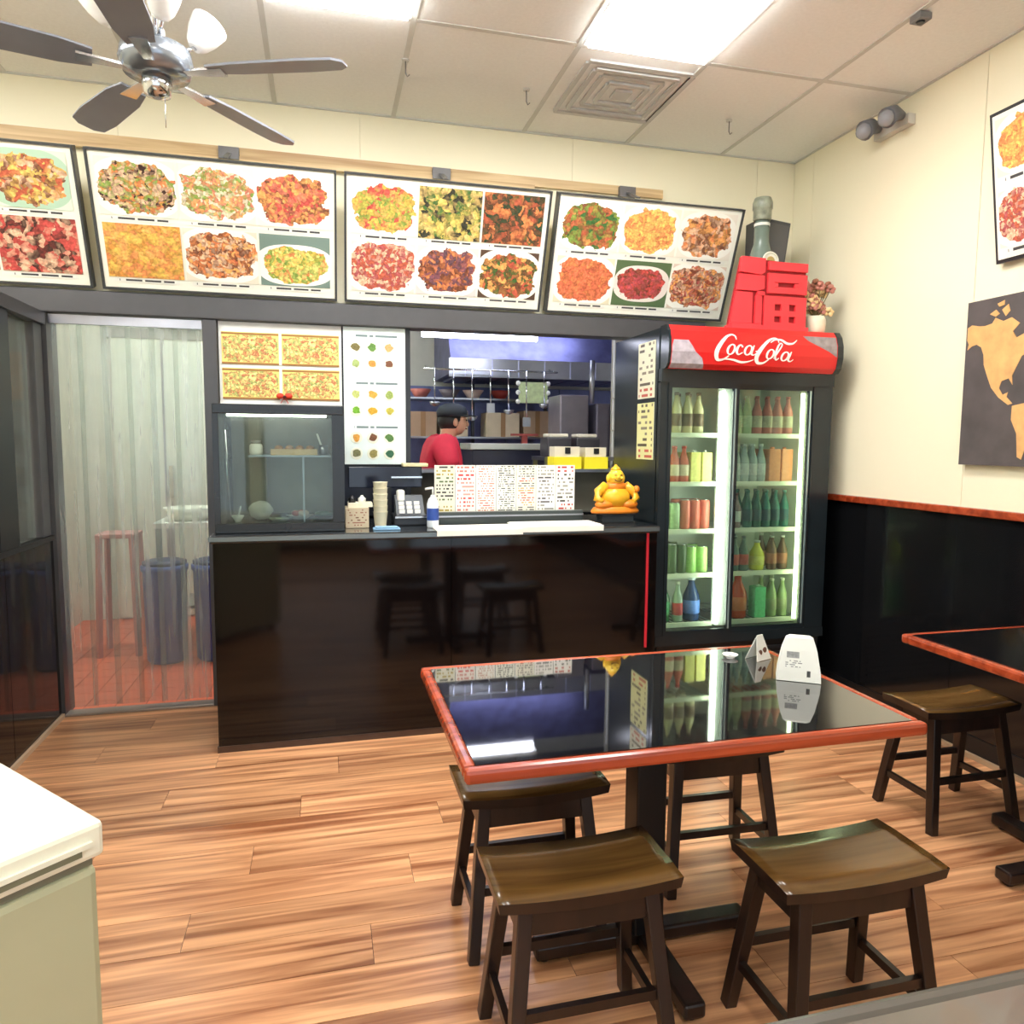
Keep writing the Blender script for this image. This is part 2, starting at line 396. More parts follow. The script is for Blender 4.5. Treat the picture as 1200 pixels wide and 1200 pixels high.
struct(box('trim_4', DARK_FRAME, None, .455, .485, YB-.02, YB+.05, 1.03, 2.085)).name = 'trim_4'

wr = struct(box('wall_right', CREAM, None, XR, XR+.1, YF, YB+.1, 0, H+.01))
for a, b in ((YF, -2.04), (-2.04, -.82), (-.82, .40), (.40, 1.62), (1.62, 2.84), (2.84, 4.06), (4.06, YB-.008)):
    MB().box(XR-.006, XR-.001, a+.0015, b-.0015, 1.16, H).build('wall_panel', CREAM, wr)
    MB().box(XR-.010, XR-.001, a+.001, b-.001, .10, 1.13).build('black_wall_panel', BLACK_PANEL, wr)
tr = struct(box('trim_5', REDWOOD, None, XR-.035, XR, YF, YB-.01, 1.128, 1.165, bev=.006)); tr.name = 'trim_5'
bbr = struct(box('baseboard_right', BLACK, None, XR-.016, XR, YF, YB-.01, 0, .10))
box('shoe_moulding', plain('shoe_pale', (168, 140, 110), .4), bbr, XR-.034, XR-.016, YF, YB-.01, 0, .022).name = 'baseboard_right'
struct(box('wall_left', CREAM, None, XL-.1, XL, YF, YB+.1, 0, H+.01))
wfr = struct(box('wall_front', CREAM, None, XL, XR, YF-.1, YF, 2.75, H+.01))
MB().box(XL, XR, YF-.1, YF, 0, .35).build('lower_wall', CREAM, wfr)
for a, b in ((XL, -2.75), (-.95, -.80), (.95, 1.10), (2.75, XR)): MB().box(a, b, YF-.1, YF, .35, 2.75).build('pier', CREAM, wfr)
for k, (a, b) in enumerate(((-2.75, -.95), (-.80, .95), (1.10, 2.75))):
    w_ = sroot('window_%d' % (k+1), ((a+b)/2, YF-.05, .35))  # unseen shop windows, added so daylight brightens the ceiling
    for q in ((a, a+.05, .35, 2.75), (b-.05, b, .35, 2.75), (a+.05, b-.05, .35, .40), (a+.05, b-.05, 2.70, 2.75), (a+.05, b-.05, 2.05, 2.10)):
        MB().box(q[0], q[1], YF-.07, YF-.02, q[2], q[3]).build('window_frame', BLACK, w_)
    MB().box(a+.05, b-.05, YF-.048, YF-.042, .40, 2.70).build('pane', glass('fill_window_glass', (244, 248, 248), .02), w_)
struct(box('baseboard_front', BLACK_PANEL, None, XL, XR, YF, YF+.02, 0, .12))

# left glazed partition
pt = sroot('wall_partition', (-1.38, 4.0, 0))
for a, b in ((1.35, 2.33), (2.335, 3.60), (3.605, 4.2)):
    MB().box(-1.40, -1.35, a, b, .03, .94).build('lower_panel', BLACK_GLOSS, pt)
box('floor_edge', plain('pale_edge', (196, 170, 140), .4), pt, -1.35, -1.335, 1.35, 4.2, 0, .022)
box('sill_rail', BLACK, pt, -1.41, -1.34, 1.35, 4.2, .94, .965)
box('top_rail', GREY_FRAME, pt, -1.42, -1.33, 1.35, 4.19, 2.02, 2.08)
box('post', GREY_FRAME, pt, -1.395, -1.35, 4.08, 4.19, .965, 2.02, bev=.004)
box('post', BLACK, pt, -1.42, -1.34, 3.55, 3.76, .965, 2.02, bev=.004)
box('post', BLACK, pt, -1.42, -1.34, 2.3, 2.4, .965, 2.02, bev=.004)
G_PART = glass('partition_glass', (232, 240, 238), .14, ior=1.2)
for a, b in ((3.76, 4.06), (2.4, 3.55), (1.35, 2.3)):
    box('pane', G_PART, pt, -1.385, -1.378, a, b, .965, 2.02)

# ------------------------------------------------------------------ kitchen shell
ks = struct(box('wall_kitchen', plain('kitchen_wall', (214, 214, 204), .5), None, -1.9, 3.2, 6.5, 6.6, 0, 3.0)); ks.name = 'wall_kitchen'
struct(box('wall_kitchen_left', plain('kitchen_wall2', (222, 216, 198), .5), None, -1.95, -1.9, YB+.1, 6.6, 0, 3.0))
struct(box('wall_kitchen_right', STEEL, None, 3.2, 3.25, YB+.1, 6.6, 0, 3.0))
struct(box('ceiling_kitchen', plain('kitchen_ceiling', (130, 130, 140), .7), None, -1.9, 3.2, YB+.1, 6.6, 3.0, 3.05))
kf = struct(box('floor_kitchen', plain('grout', (150, 110, 92), .8), None, -1.9, 3.2, YB, 6.6, -.05, -.004))
RT = plain('red_tile', (226, 112, 80), .4, noise=.12, scale=5)
td = None
for i in range(13):
    for j in range(15):
        x, y = -1.9+i*.155, YB+.02+j*.155
        if td is None:
            o = MB().box(0, .150, 0, .150, -.004, 0).build('floor_tile', RT, kf); td = o.data
        else:
            o = bpy.data.objects.new('floor_tile', td); col.objects.link(o); o.parent = kf
        o.location = (x, y, 0)
box('floor_field', RT, kf, .12, 3.2, YB+.1, 6.5, -.004, 0)
struct(box('trim_6', plain('threshold', (150, 140, 130), .35, metal=.3), None, -1.335, -.605, YB-.06, YB+.02, 0, .014, bev=.003)).name = 'trim_6'
# unseen kitchen lamp added to light the door side
t = thing('ceiling_light', 'unseen ceiling fitting added to light the area behind the strip curtain', 'ceiling light', (-.9, 5.3, 3.0))
box('housing', WHITE, t, -1.4, -.4, 5.2, 5.4, 2.96, 3.0); box('diffuser', glow('door_fill_glow', (244, 250, 242), 58), t, -1.38, -.42, 5.22, 5.38, 2.95, 2.96)

# ------------------------------------------------------------------ strip curtain in the doorway
t = thing('strip_curtain', 'clear plastic strip curtain hanging in the kitchen doorway', 'curtain', (-.97, YB-.02, 2.06))
box('rail', STEEL, t, -1.33, -.61, YB-.035, YB-.01, 2.035, 2.08)
SG = glass('strip_plastic', (226, 232, 228), .17, .12, streak=True)
n = 6; w = .14
for k in range(n):
    x0 = -1.325+k*(.705-w)/(n-1); y = YB-.018+(k % 2)*.012
    m = MB(); seg = 10; vs = []
    for i in range(seg+1):
        z = .035+i*(2.01)/seg
        for q in range(5):
            a = q/4
            m_y = y+.004*math.sin(a*PI)+.003*math.sin(i*.9+k)
            vs.append(m.b.verts.new((x0+a*w, m_y, z)))
    for i in range(seg):
        for q in range(4):
            f = m.b.faces.new([vs[i*5+q], vs[i*5+q+1], vs[i*5+q+6], vs[i*5+q+5]]); f.smooth = True
    m.build('strip', SG, t)
#%%MENUS
# ------------------------------------------------------------------ menu boards above the counter
A0 = math.atan2(.24, .60)
BL = .645
O1, O2, O3 = (230, 130, 50), (240, 165, 70), (196, 84, 40)
R1, R2 = (205, 62, 46), (176, 48, 48)
G1, G2, G3 = (60, 110, 50), (126, 160, 60), (40, 74, 48)
Y1, Y2 = (244, 206, 90), (232, 184, 60)
B1, B2, P1 = (120, 66, 40), (70, 44, 36), (236, 190, 150)
DISH = {
 'a1': dish_mat('dish_print', [O2, P1, B1, Y1, O3], bg=(210, 226, 206), plate=(176, 206, 180), rx=.48, ry=.46),
 'a2': dish_mat('dish_print', [R2, R1, B2, P1, R1], full=True, bg=(200, 60, 60), scale=7),
 'a3': dish_mat('dish_print', [R1, O3, O1, B2], full=True, scale=8),
 'b1': dish_mat('dish_print', [B1, O1, G2, P1, B2], bg=(226, 232, 214), rx=.51, ry=.47, scale=14),
 'b2': dish_mat('dish_print', [P1, O2, (220, 120, 90), G2, (240, 214, 180)], bg=(240, 236, 216), rx=.51, ry=.47, scale=13),
 'b3': dish_mat('dish_print', [O1, (226, 110, 80), B1, O2, R1], rx=.52, ry=.47, scale=12),
 'b4': dish_mat('dish_print', [Y2, O1, O2, Y2, (214, 140, 30)], full=True, scale=8),
 'b5': dish_mat('dish_print', [O3, O1, B1, P1, O2], bg=(230, 222, 200), rx=.52, ry=.47, cy=.52, scale=13),
 'b6': dish_mat('dish_print', [Y1, Y2, G2, (250, 230, 120), O1], bg=(120, 140, 130), rx=.5, ry=.36, cy=.42, scale=12),
 'c1': dish_mat('dish_print', [O1, Y2, G2, O2, R1], rx=.52, ry=.46, scale=10),
 'c2': dish_mat('dish_print', [G3, Y1, G1, (240, 200, 110), (60, 60, 48)], full=True, scale=7),
 'c3': dish_mat('dish_print', [G1, O3, G3, B1, O1], full=True, scale=8),
 'c4': dish_mat('dish_print', [(206, 90, 70), O3, (176, 70, 76), P1], bg=(232, 226, 210), rx=.55, ry=.5, scale=13),
 'c5': dish_mat('dish_print', [O3, (96, 74, 84), (140, 80, 90), O1, B1], bg=(222, 214, 208), rx=.49, ry=.48, scale=10),
 'c6': dish_mat('dish_print', [R1, O3, G1, B1, O2], bg=(90, 70, 56), rx=.5, ry=.48, scale=10),
 'd1': dish_mat('dish_print', [O2, B1, G2, O3, G1], bg=(226, 228, 216), rx=.51, ry=.48, scale=8),
 'd2': dish_mat('dish_print', [Y2, O2, Y1, O1], bg=(236, 230, 210), rx=.48, ry=.48, scale=12),
 'd3': dish_mat('dish_print', [R2, O2, B1, P1, O1], bg=(238, 232, 216), rx=.48, ry=.46, scale=8),
 'd4': dish_mat('dish_print', [(232, 78, 36), O1, O3, (240, 110, 50)], bg=(226, 220, 190), rx=.5, ry=.5, scale=11),
 'd5': dish_mat('dish_print', [R2, (200, 70, 76), B1, R1], bg=(90, 112, 76), plate=(236, 226, 214), rx=.45, ry=.36, scale=11),
 'd6': dish_mat('dish_print', [O3, B1, P1, R2, O2], bg=(226, 208, 190), rx=.55, ry=.5, scale=13),
}
CAP = print_mat('caption_print', (238, 238, 226), [(60, 60, 60)], rows=1, cols=24, fill=.72)
BOARD = plain('board_white', (243, 242, 226), .5, noise=.02)
def menu_board(label, x0, x1, keys, y=4.19, z=2.212, a=A0, length=BL, colsn=3, rotz=0):
    w = x1-x0
    t = thing('menu_board', label, 'menu board', (x0, y, z), 'menu boards above the counter', rot=(a, 0, rotz))
    MB().box(.012, w-.012, -.006, .012, .012, length-.012).build('board', BOARD, t)
    f = MB()
    for b in ((0, w, 0, .010), (0, w, length-.010, length), (0, .010, .010, length-.010), (w-.010, w, .010, length-.010)):
        f.box(b[0], b[1], -.014, .045, b[2], b[3])
    f.build('frame', plain('board_frame', (64, 66, 66), .4), t)
    cw = (w-.06)/colsn; ch = (length-.06)/2
    for i in range(colsn):
        for j in range(2):
            k = keys[i+j*colsn]
            cx = .03+i*cw; cz = .03+(1-j)*ch
            if k:
                m = MB(); m.quad([(cx+.006, -.009, cz+.034), (cx+cw-.006, -.009, cz+.034), (cx+cw-.006, -.009, cz+ch-.003), (cx+.006, -.009, cz+ch-.003)])
                m.build('dish_photo', DISH[k], t, recalc=False)
                m = MB(); m.quad([(cx+.03, -.0085, cz+.010), (cx+cw-.03, -.0085, cz+.010), (cx+cw-.03, -.0085, cz+.029), (cx+.03, -.0085, cz+.029)])
                m.build('caption', CAP, t, recalc=False)
    return t
menu_board('leftmost menu board above the doorway, cut off, with red ribs photo', -2.245, -1.105, ['a3', 'b2', 'a1', 'b5', 'a3', 'a2'])
menu_board('second menu board from the left, noodle dishes and an orange chicken photo', -1.06, .085, ['b1', 'b2', 'b3', 'b4', 'b5', 'b6'])
menu_board('third menu board from the left, with dark green vegetable dishes', .125, 1.225, ['c1', 'c2', 'c3', 'c4', 'c5', 'c6'])
menu_board('rightmost menu board above the drinks fridge, orange and red meat dishes', 1.262, 2.395, ['d1', 'd2', 'd3', 'd4', 'd5', 'd6'])
for i, (x, lb) in enumerate(((-.45, 'grey metal hanging bracket above the second menu board'), (.66, 'grey metal hanging bracket above the third menu board'), (1.77, 'grey metal hanging bracket above the rightmost menu board'))):
    t = thing('hanging_bracket', lb, 'bracket', (x, YB-.03, 2.93))
    MB().box(x-.05, x+.05, YB-.06, YB-.028, 2.905, 2.965).build('plate', GALV, t)
    MB().bar((x, YB-.06, 2.93), (x, 4.045, 2.852), .022, .008).build('arm', GALV, t)

# menu poster on the right wall, leaning out at the top
t = thing('wall_menu', 'framed menu poster with orange and red dishes high on the right wall', 'poster', (2.90, 2.70, 2.25), rot=(0, -.14, 0))
MB().box(-.012, .006, -1.0, 0, 0, .625).build('frame', DARK_FRAME, t)
MB().box(-.016, -.012, -.985, -.015, .015, .61).build('board', BOARD, t)
PKEYS = ['d2', 'a1', 'b3', 'c4', 'a3', 'd5']
for i in range(3):
    for j in range(2):
        y1 = -.03-i*.32; z0 = .02+(1-j)*.295
        m = MB(); m.quad([(-.018, y1, z0+.04), (-.018, y1-.30, z0+.04), (-.018, y1-.30, z0+.275), (-.018, y1, z0+.275)]); m.build('dish_photo', DISH[PKEYS[i+3*j]], t, recalc=False)
        m = MB(); m.quad([(-.018, y1-.02, z0+.01), (-.018, y1-.26, z0+.01), (-.018, y1-.26, z0+.036), (-.018, y1-.02, z0+.036)]); m.build('caption', CAP, t, recalc=False)
# world map canvas
t = thing('map_canvas', 'dark canvas with a tan world map hanging on the right wall', 'wall art', (XR-.04, 2.83, 1.36))
MB().box(XR-.045, XR-.008, 1.55, 2.83, 1.365, 2.105).build('canvas', plain('canvas_dark', (84, 78, 78), .8, noise=.25, scale=7), t)
TAN = plain('map_tan', (226, 172, 110), .7, noise=.2, scale=18)
def land(pts, name='landmass'):
    MB().prism([(2.83-u, 2.105-v) for u, v in pts], XR-.0475, XR-.045, 'YZ').build(name, TAN, t)
land([(.008, .115), (.03, .105), (.07, .115), (.10, .118), (.135, .112), (.15, .09), (.19, .11), (.23, .10), (.27, .13), (.24, .16), (.26, .19), (.31, .17), (.35, .21), (.33, .25), (.29, .27), (.27, .31), (.25, .35), (.255, .39), (.235, .36), (.20, .37), (.19, .40), (.21, .43), (.235, .42), (.23, .44), (.26, .47), (.24, .475), (.19, .44), (.15, .395), (.125, .34), (.105, .29), (.10, .245), (.085, .21), (.06, .195), (.035, .20), (.012, .215), (.018, .19), (.008, .17)])
land([(.12, .07), (.15, .055), (.17, .075), (.15, .085)]); land([(.18, .06), (.21, .04), (.22, .07), (.20, .09)]); land([(.155, .03), (.19, .02), (.19, .04), (.165, .045)]); land([(.33, .03), (.43, .03), (.42, .09), (.37, .14), (.34, .09)])
land([(.26, .48), (.32, .47), (.40, .53), (.38, .60), (.34, .64), (.32, .71), (.30, .70), (.29, .60), (.26, .54)])
land([(.56, .36), (.66, .33), (.74, .40), (.76, .45), (.72, .55), (.68, .62), (.65, .58), (.63, .48), (.56, .46), (.54, .41)])
land([(.56, .27), (.60, .18), (.66, .12), (.80, .10), (1.0, .08), (1.20, .14), (1.16, .20), (1.08, .28), (1.02, .38), (.96, .34), (.92, .42), (.86, .34), (.80, .38), (.76, .32), (.66, .31), (.58, .32)])
land([(1.02, .52), (1.12, .48), (1.18, .55), (1.14, .62), (1.03, .60)])
#%%COUNTER
# ------------------------------------------------------------------ counter
t = thing('service_counter', 'long glossy black service counter below the serving window', 'counter', (.57, 3.9, 0))
for a, b in ((-.495, .60), (.603, 1.70)):
    MB().box(a, b, 3.545, 3.57, .03, .985).build('front_panel', BLACK_GLOSS, t)
MB().box(-.495, -.475, 3.57, 4.18, .0, .985).build('side_panel', BLACK_GLOSS, t)
MB().box(1.68, 1.70, 3.57, 4.18, .0, .985).build('side_panel', BLACK_GLOSS, t)
MB().box(-.475, 1.68, 3.60, 3.64, .0, .10).build('plinth', BLACK, t)
MB().box(-.50, 1.70, 3.54, 3.56, 0, .03).build('base_trim', plain('base_brown', (70, 52, 42), .3), t)
MB().box(-.475, 1.68, 4.14, 4.18, 0, .985).build('back_panel', BLACK, t)
MB().box(-.505, 1.705, 3.525, 4.19, .985, 1.022, bev=.006).build('worktop', plain('worktop_dark', (34, 37, 40), .12, coat=.4), t)
MB().box(-.51, 1.70, 3.515, 3.526, .996, 1.016).build('edge_strip', plain('edge_grey', (120, 128, 128), .25, metal=.7), t)
MB().box(1.640, 1.652, 3.538, 3.546, .37, .99).build('red_tape', plain('red_tape', (196, 30, 48), .5), t)

# glass display case
t = thing('display_case', 'black framed glass food display case on the left end of the counter', 'display case', (-.2, 3.85, 1.022))
x0, x1, y0, y1, z0, z1 = -.49, .095, 3.60, 4.12, 1.022, 1.62
BM = plain('case_black', (28, 31, 33), .25)
MB().box(x0, x1, y0, y1, z0, z0+.045, bev=.004).build('base', BM, t)
MB().box(x0, x1, y0, y1, z1-.045, z1, bev=.004).build('top', BM, t)
for a in ((x0, x0+.025, y0, y0+.025), (x1-.055, x1, y0, y0+.025), (x0, x0+.025, y1-.025, y1), (x1-.03, x1, y1-.025, y1)):
    MB().box(a[0], a[1], a[2], a[3], z0+.045, z1-.045).build('corner_post', BM, t)
MB().box(x0+.02, x1-.02, y1-.012, y1-.004, z0+.045, z1-.045).build('rear_panel', plain('case_rear', (132, 128, 116), .3, metal=.2, noise=.3, scale=6), t)
GC = glass('case_glass', (228, 236, 230), .05)
MB().box(x0+.025, x1-.055, y0+.008, y0+.013, z0+.045, z1-.045).build('front_glass', GC, t)
MB().box(x0+.004, x0+.009, y0+.03, y1-.03, z0+.045, z1-.045).build('side_glass', GC, t)
MB().box(x1-.014, x1-.009, y0+.03, y1-.03, z0+.045, z1-.045).build('side_glass', GC, t)
MB().box(x0+.06, x1-.08, y0+.03, y0+.045, z1-.055, z1-.046).build('case_lamp', glow('case_glow', (255, 250, 235), 14), t)
MB().box(-.35, x1-.06, y0+.12, y1-.03, 1.375, 1.383).build('shelf', STEEL, t)
MB().box(-.10, -.092, y0+.12, y0+.128, z0+.045, 1.375).build('shelf_support', STEEL, t)
MB().box(-.36, -.28, 3.9, 3.95, z0+.045, 1.375).build('inner_panel', plain('putty', (150, 146, 128), .5), t)
MB().tube([(-.43, 3.64, 1.10), (-.44, 3.64, 1.50)], .006).build('slide_rail', CHROME, t)
def simple(name, label, cat, m, mat, group=None, loc=None):
    o = m.build(name, mat)
    c = loc or tuple(sum(v.co[i] for v in o.data.vertices)/len(o.data.vertices) for i in range(2))+(min(v.co.z for v in o.data.vertices),)
    o.data.transform(Matrix.Translation(-Vector(c))); o.location = c
    return tag(o, label, cat, group)
CZ = 1.0672
t = thing('food_tray', 'shallow tan tray on the upper shelf of the glass display case', 'tray', (-.14, 3.86, 1.3832))
m = MB(); m.box(-.25, -.03, 3.78, 3.95, 1.3832, 1.389)
for b in ((-.25, -.03, 3.78, 3.786), (-.25, -.03, 3.944, 3.95), (-.25, -.244, 3.786, 3.944), (-.036, -.03, 3.786, 3.944)): m.box(*b, 1.389, 1.412)
m.build('pan', plain('tray_tan', (204, 172, 118), .4), t)
for k in range(4): MB().ball((-.215+k*.05, 3.86, 1.412), .022, .05, .020).build('spring_roll', plain('pastry', (186, 132, 70), .6, noise=.2), t)
t = thing('white_jar', 'small white round jar beside the tan tray in the display case', 'jar', (-.32, 3.82, 1.3832))
MB().lathe((-.32, 3.82, 1.3832), [(.028, 0), (.032, .01), (.032, .045), (.022, .055)]).build('body', WHITE, t)
MB().lathe((-.32, 3.82, 1.4382), [(.024, 0), (.024, .014), (.02, .018)]).build('lid', plain('lid_grey', (150, 152, 150), .4), t)
t = thing('utensil_holder', 'upright white serving tongs rest on the shelf, right of the tan tray', 'utensil', (.0, 3.85, 1.3832))
MB().lathe((.0, 3.85, 1.3832), [(.02, 0), (.022, .05), (.02, .05)]).build('cup', STEEL, t)
MB().tube([(0, 3.85, 1.40), (-.03, 3.85, 1.49)], .005).build('handle', WHITE, t)
t = thing('tea_pot', 'round white crumpled rice bag at the bottom of the display case', 'bag', (-.30, 3.76, CZ))
m = MB(); m.ball((-.30, 3.76, CZ+.045), .055, .05, .045, 14)
random.seed(3)
for v in m.b.verts: v.co += Vector((random.uniform(-1, 1), random.uniform(-1, 1), random.uniform(0, 1)))*.006
m.build('bag', plain('bag_white', (226, 226, 216), .4, noise=.1), t); t.name = 'rice_bag'
MB().lathe((-.30, 3.76, CZ+.088), [(.012, 0), (.02, .02), (.016, .022)]).build('neck', plain('bag_white', (226, 226, 216), .4, noise=.1), t)
t = thing('sauce_bowl', 'little white bowl standing at the left of the display case floor', 'bowl', (-.40, 3.70, CZ))
MB().lathe((-.40, 3.70, CZ), [(.012, 0), (.014, .004), (.03, .03), (.027, .03), (.012, .008)], cap=False).build('bowl', WHITE, t)
MB().tube([(-.40, 3.70, CZ+.012), (-.385, 3.69, CZ+.075)], .004).build('spoon', WHITE, t)
t = thing('food_plate', 'green rimmed white plate in the middle of the display case floor', 'plate', (-.21, 3.69, CZ))
MB().lathe((-.21, 3.69, CZ), [(.03, 0), (.05, .014), (.055, .016), (.03, .006)], n=20).build('plate', plain('plate_green', (190, 206, 180), .3), t)
t = thing('food_plate', 'plate with a red and white dish right of centre in the display case', 'plate', (-.12, 3.80, CZ))
MB().lathe((-.12, 3.80, CZ), [(.035, 0), (.06, .016), (.065, .018), (.035, .006)], n=20).build('plate', WHITE, t)
for k in range(5): MB().ball((-.12+.025*math.cos(k*1.3), 3.80+.025*math.sin(k*1.3), CZ+.028), .02, .016, .014).build('food_piece', plain('food_red' if k % 2 else 'food_white', (196, 90, 70) if k % 2 else (230, 210, 190), .5), t)
t = thing('salad_dish', 'dark green leafy dish at the right end of the display case floor', 'plate', (0, 3.78, CZ))
MB().lathe((0, 3.78, CZ), [(.035, 0), (.055, .016), (.06, .018), (.035, .006)], n=20).build('plate', plain('dish_dark', (50, 60, 58), .3), t)
for k in range(7):
    a = k*.9; MB().ball((.03*math.cos(a), 3.78+.03*math.sin(a), CZ+.025), .022, .012, .01).build('leaf', plain('leaf_green', (70, 104, 72), .5, noise=.2), t)

# items on counter
t = thing('takeout_carton', 'beige printed carton with white lids next to the display case', 'carton', (.155, 3.78, 1.022))
MB().box(.10, .215, 3.72, 3.84, 1.022, 1.125, bev=.003).build('body', plain('carton_beige', (206, 190, 160), .6), t)
m = MB(); m.quad([(.104, 3.7194, 1.03), (.211, 3.7194, 1.03), (.211, 3.7194, 1.118), (.104, 3.7194, 1.118)]); m.build('printed_face', print_mat('carton_print', (206, 190, 160), [(120, 80, 60), (160, 110, 90)], 7, 14, .45), t, recalc=False)
MB().box(.115, .235, 3.735, 3.85, 1.1255, 1.145).build('napkin_stack', plain('napkin_cream', (240, 234, 208), .8), t)
for i, x in enumerate((.135, .185)): MB().lathe((x, 3.79, 1.145), [(.018, 0), (.02, .02), (.008, .03), (.006, .036)]).build('bottle_cap', BLACK if i == 0 else WHITE, t)
t = thing('cup_stack', 'tall stack of cream paper cups on the counter', 'cups', (.275, 3.76, 1.022))
for k in range(6): MB().lathe((.275, 3.76, 1.022+k*.03), [(.028, 0), (.036, .075), (.038, .078), (.034, .074), (.027, .004)], cap=False).build('paper_cup', plain('cup_cream', (236, 230, 200), .5), t)
t = thing('blue_cloth', 'pale blue folded cloth lying in front of the cup stack', 'cloth', (.29, 3.64, 1.022))
m = MB(); m.box(.23, .36, 3.60, 3.68, 1.022, 1.030, bev=.003); m.box(.24, .35, 3.605, 3.67, 1.030, 1.037, bev=.003); m.build('folded_cloth', plain('cloth_blue', (130, 170, 200), .8), t)
t = thing('card_terminal', 'dark cash register with silver printer slot left of the sanitiser', 'register', (.43, 3.85, 1.022))
MB().box(.345, .52, 3.78, 3.96, 1.022, 1.075, bev=.006).build('base', plain('register_dark', (34, 38, 44), .35), t)
MB().box(.35, .515, 3.772, 3.781, 1.062, 1.071).build('silver_strip', CHROME, t)
m = MB(); m.prism([(3.80, 1.0755), (3.95, 1.0755), (3.95, 1.17), (3.90, 1.17)], .36, .505, 'YZ'); m.build('display_housing', plain('register_grey', (96, 102, 108), .35), t)
for i in range(3):
    for j in range(3): MB().box(.375+i*.04, .403+i*.04, 3.80+j*.024, 3.815+j*.024, 1.0756+.02*j+.008, 1.09+.02*j+.012).build('key', WHITE, t)
MB().box(.37, .41, 3.87, 3.93, 1.14, 1.20, bev=.01).build('receipt_roll', PAPER, t)
t = thing('monitor', 'thin black screen lying above the register behind the counter', 'monitor', (.33, 4.02, 1.022))
MB().box(.13, .53, 4.10, 4.13, 1.20, 1.315, bev=.004).build('screen', plain('navy_screen', (24, 28, 44), .12), t)
MB().box(.28, .36, 4.08, 4.12, 1.022, 1.20).build('stand', BLACK, t)
MB().box(.36, .53, 4.085, 4.099, 1.253, 1.262).build('silver_bar', CHROME, t)
MB().box(.42, .56, 4.06, 4.14, 1.3155, 1.335, bev=.004).build('cream_pad', plain('pad_cream', (214, 204, 160), .7), t)
t = thing('sanitiser_bottle', 'white pump bottle with a blue label at the left end of the paper menus', 'bottle', (.53, 3.68, 1.022))
MB().lathe((.53, 3.68, 1.022), [(.027, 0), (.03, .006), (.03, .12), (.022, .145), (.011, .155), (.011, .165)], 20).build('bottle', plain('milky', (222, 230, 236), .25), t)
MB().lathe((.53, 3.68, 1.06), [(.0305, 0), (.0308, .001), (.0308, .06), (.0305, .061)], 20, cap=False).build('label', plain('blue_label', (44, 74, 150), .4), t)
m = MB(); m.tube([(.53, 3.68, 1.187), (.53, 3.68, 1.225)], .005); m.tube([(.53, 3.68, 1.222), (.49, 3.66, 1.218)], .006); m.build('pump', WHITE, t)
# paper menus lying on the counter, overhanging its edge
for i, (a, b, yy, lb) in enumerate(((.525, .955, 3.505, 'left of two white paper menus lying flat on the counter edge'), (.93, 1.385, 3.53, 'right of two white paper menus lying flat on the counter edge'))):
    m = MB(); z = 1.0228+i*.0078
    m.box(a, b, yy, yy+.20, z, z+.004)
    for q in range(3): m.box(a+.006*q, b-.01+.004*q, yy+.004*q, yy+.198, z+.004+q*.001, z+.005+q*.001)
    m.box(a, b, yy-.003 if i == 0 else 3.5105, yy if i == 0 else 3.5145, z-.024, z+.004)
    if i: m.box(a, b, 3.5145, yy, z, z+.004)
    o = simple('paper_menu', lb, 'menu', m, PAPER)
# standing laminated sheets along the back of the counter
cols_ = [((226, 222, 200), [(90, 110, 70), (170, 150, 60), (60, 60, 60)], 9, 8), ((240, 234, 222), [(214, 60, 60), (206, 120, 110), (220, 150, 140)], 8, 9), ((240, 238, 226), [(206, 96, 80), (200, 130, 110)], 13, 10), ((240, 240, 224), [(90, 96, 90), (60, 60, 60)], 14, 10), ((240, 236, 216), [(206, 140, 60), (90, 90, 90), (190, 80, 60)], 13, 9), ((242, 238, 230), [(90, 90, 90), (150, 150, 140)], 9, 8), ((240, 238, 230), [(70, 70, 60), (190, 60, 50), (150, 150, 140)], 8, 8)]
nm = ['green and yellow printed sheet, first of the menu row standing on the counter', 'sheet with a red heading, second of the menu row on the counter', 'sheet of red print, third of the menu row on the counter', 'sheet of dense grey print, fourth of the menu row on the counter', 'sheet of orange and grey print, fifth of the menu row on the counter', 'pale sparsely printed sheet, sixth of the menu row on the counter', 'sheet with dark and red print at the right end of the menu row']
SX0, SX1 = .56, 1.335
for i in range(7):
    a = SX0+i*(SX1-SX0)/7; b = SX0+(i+1)*(SX1-SX0)/7-.003
    t = thing('menu_sheet', nm[i], 'menu', ((a+b)/2, 3.82, 1.022), 'menu sheets standing along the counter')
    MB().box(a, b, 3.82, 3.824, 1.022, 1.332).build('backing', PAPER, t)
    c_ = cols_[i]
    m = MB(); m.quad([(a+.002, 3.8192, 1.085), (b-.002, 3.8192, 1.085), (b-.002, 3.8192, 1.330), (a+.002, 3.8192, 1.330)]); m.build('printed_face', print_mat('sheet_print_%d' % i, c_[0], c_[1], int(c_[2]*1.5), int(c_[3]*1.8), .58), t, recalc=False)
t = thing('sheet_holder', 'long dark rail clamping the menu sheets at the back of the counter', 'rail', (.94, 3.80, 1.022))
MB().box(.555, 1.37, 3.78, 3.818, 1.022, 1.088, bev=.004).build('rail', plain('rail_dark', (58, 66, 64), .3), t)
MB().box(.555, 1.37, 3.774, 3.7805, 1.062, 1.070).build('bright_edge', STEEL, t)

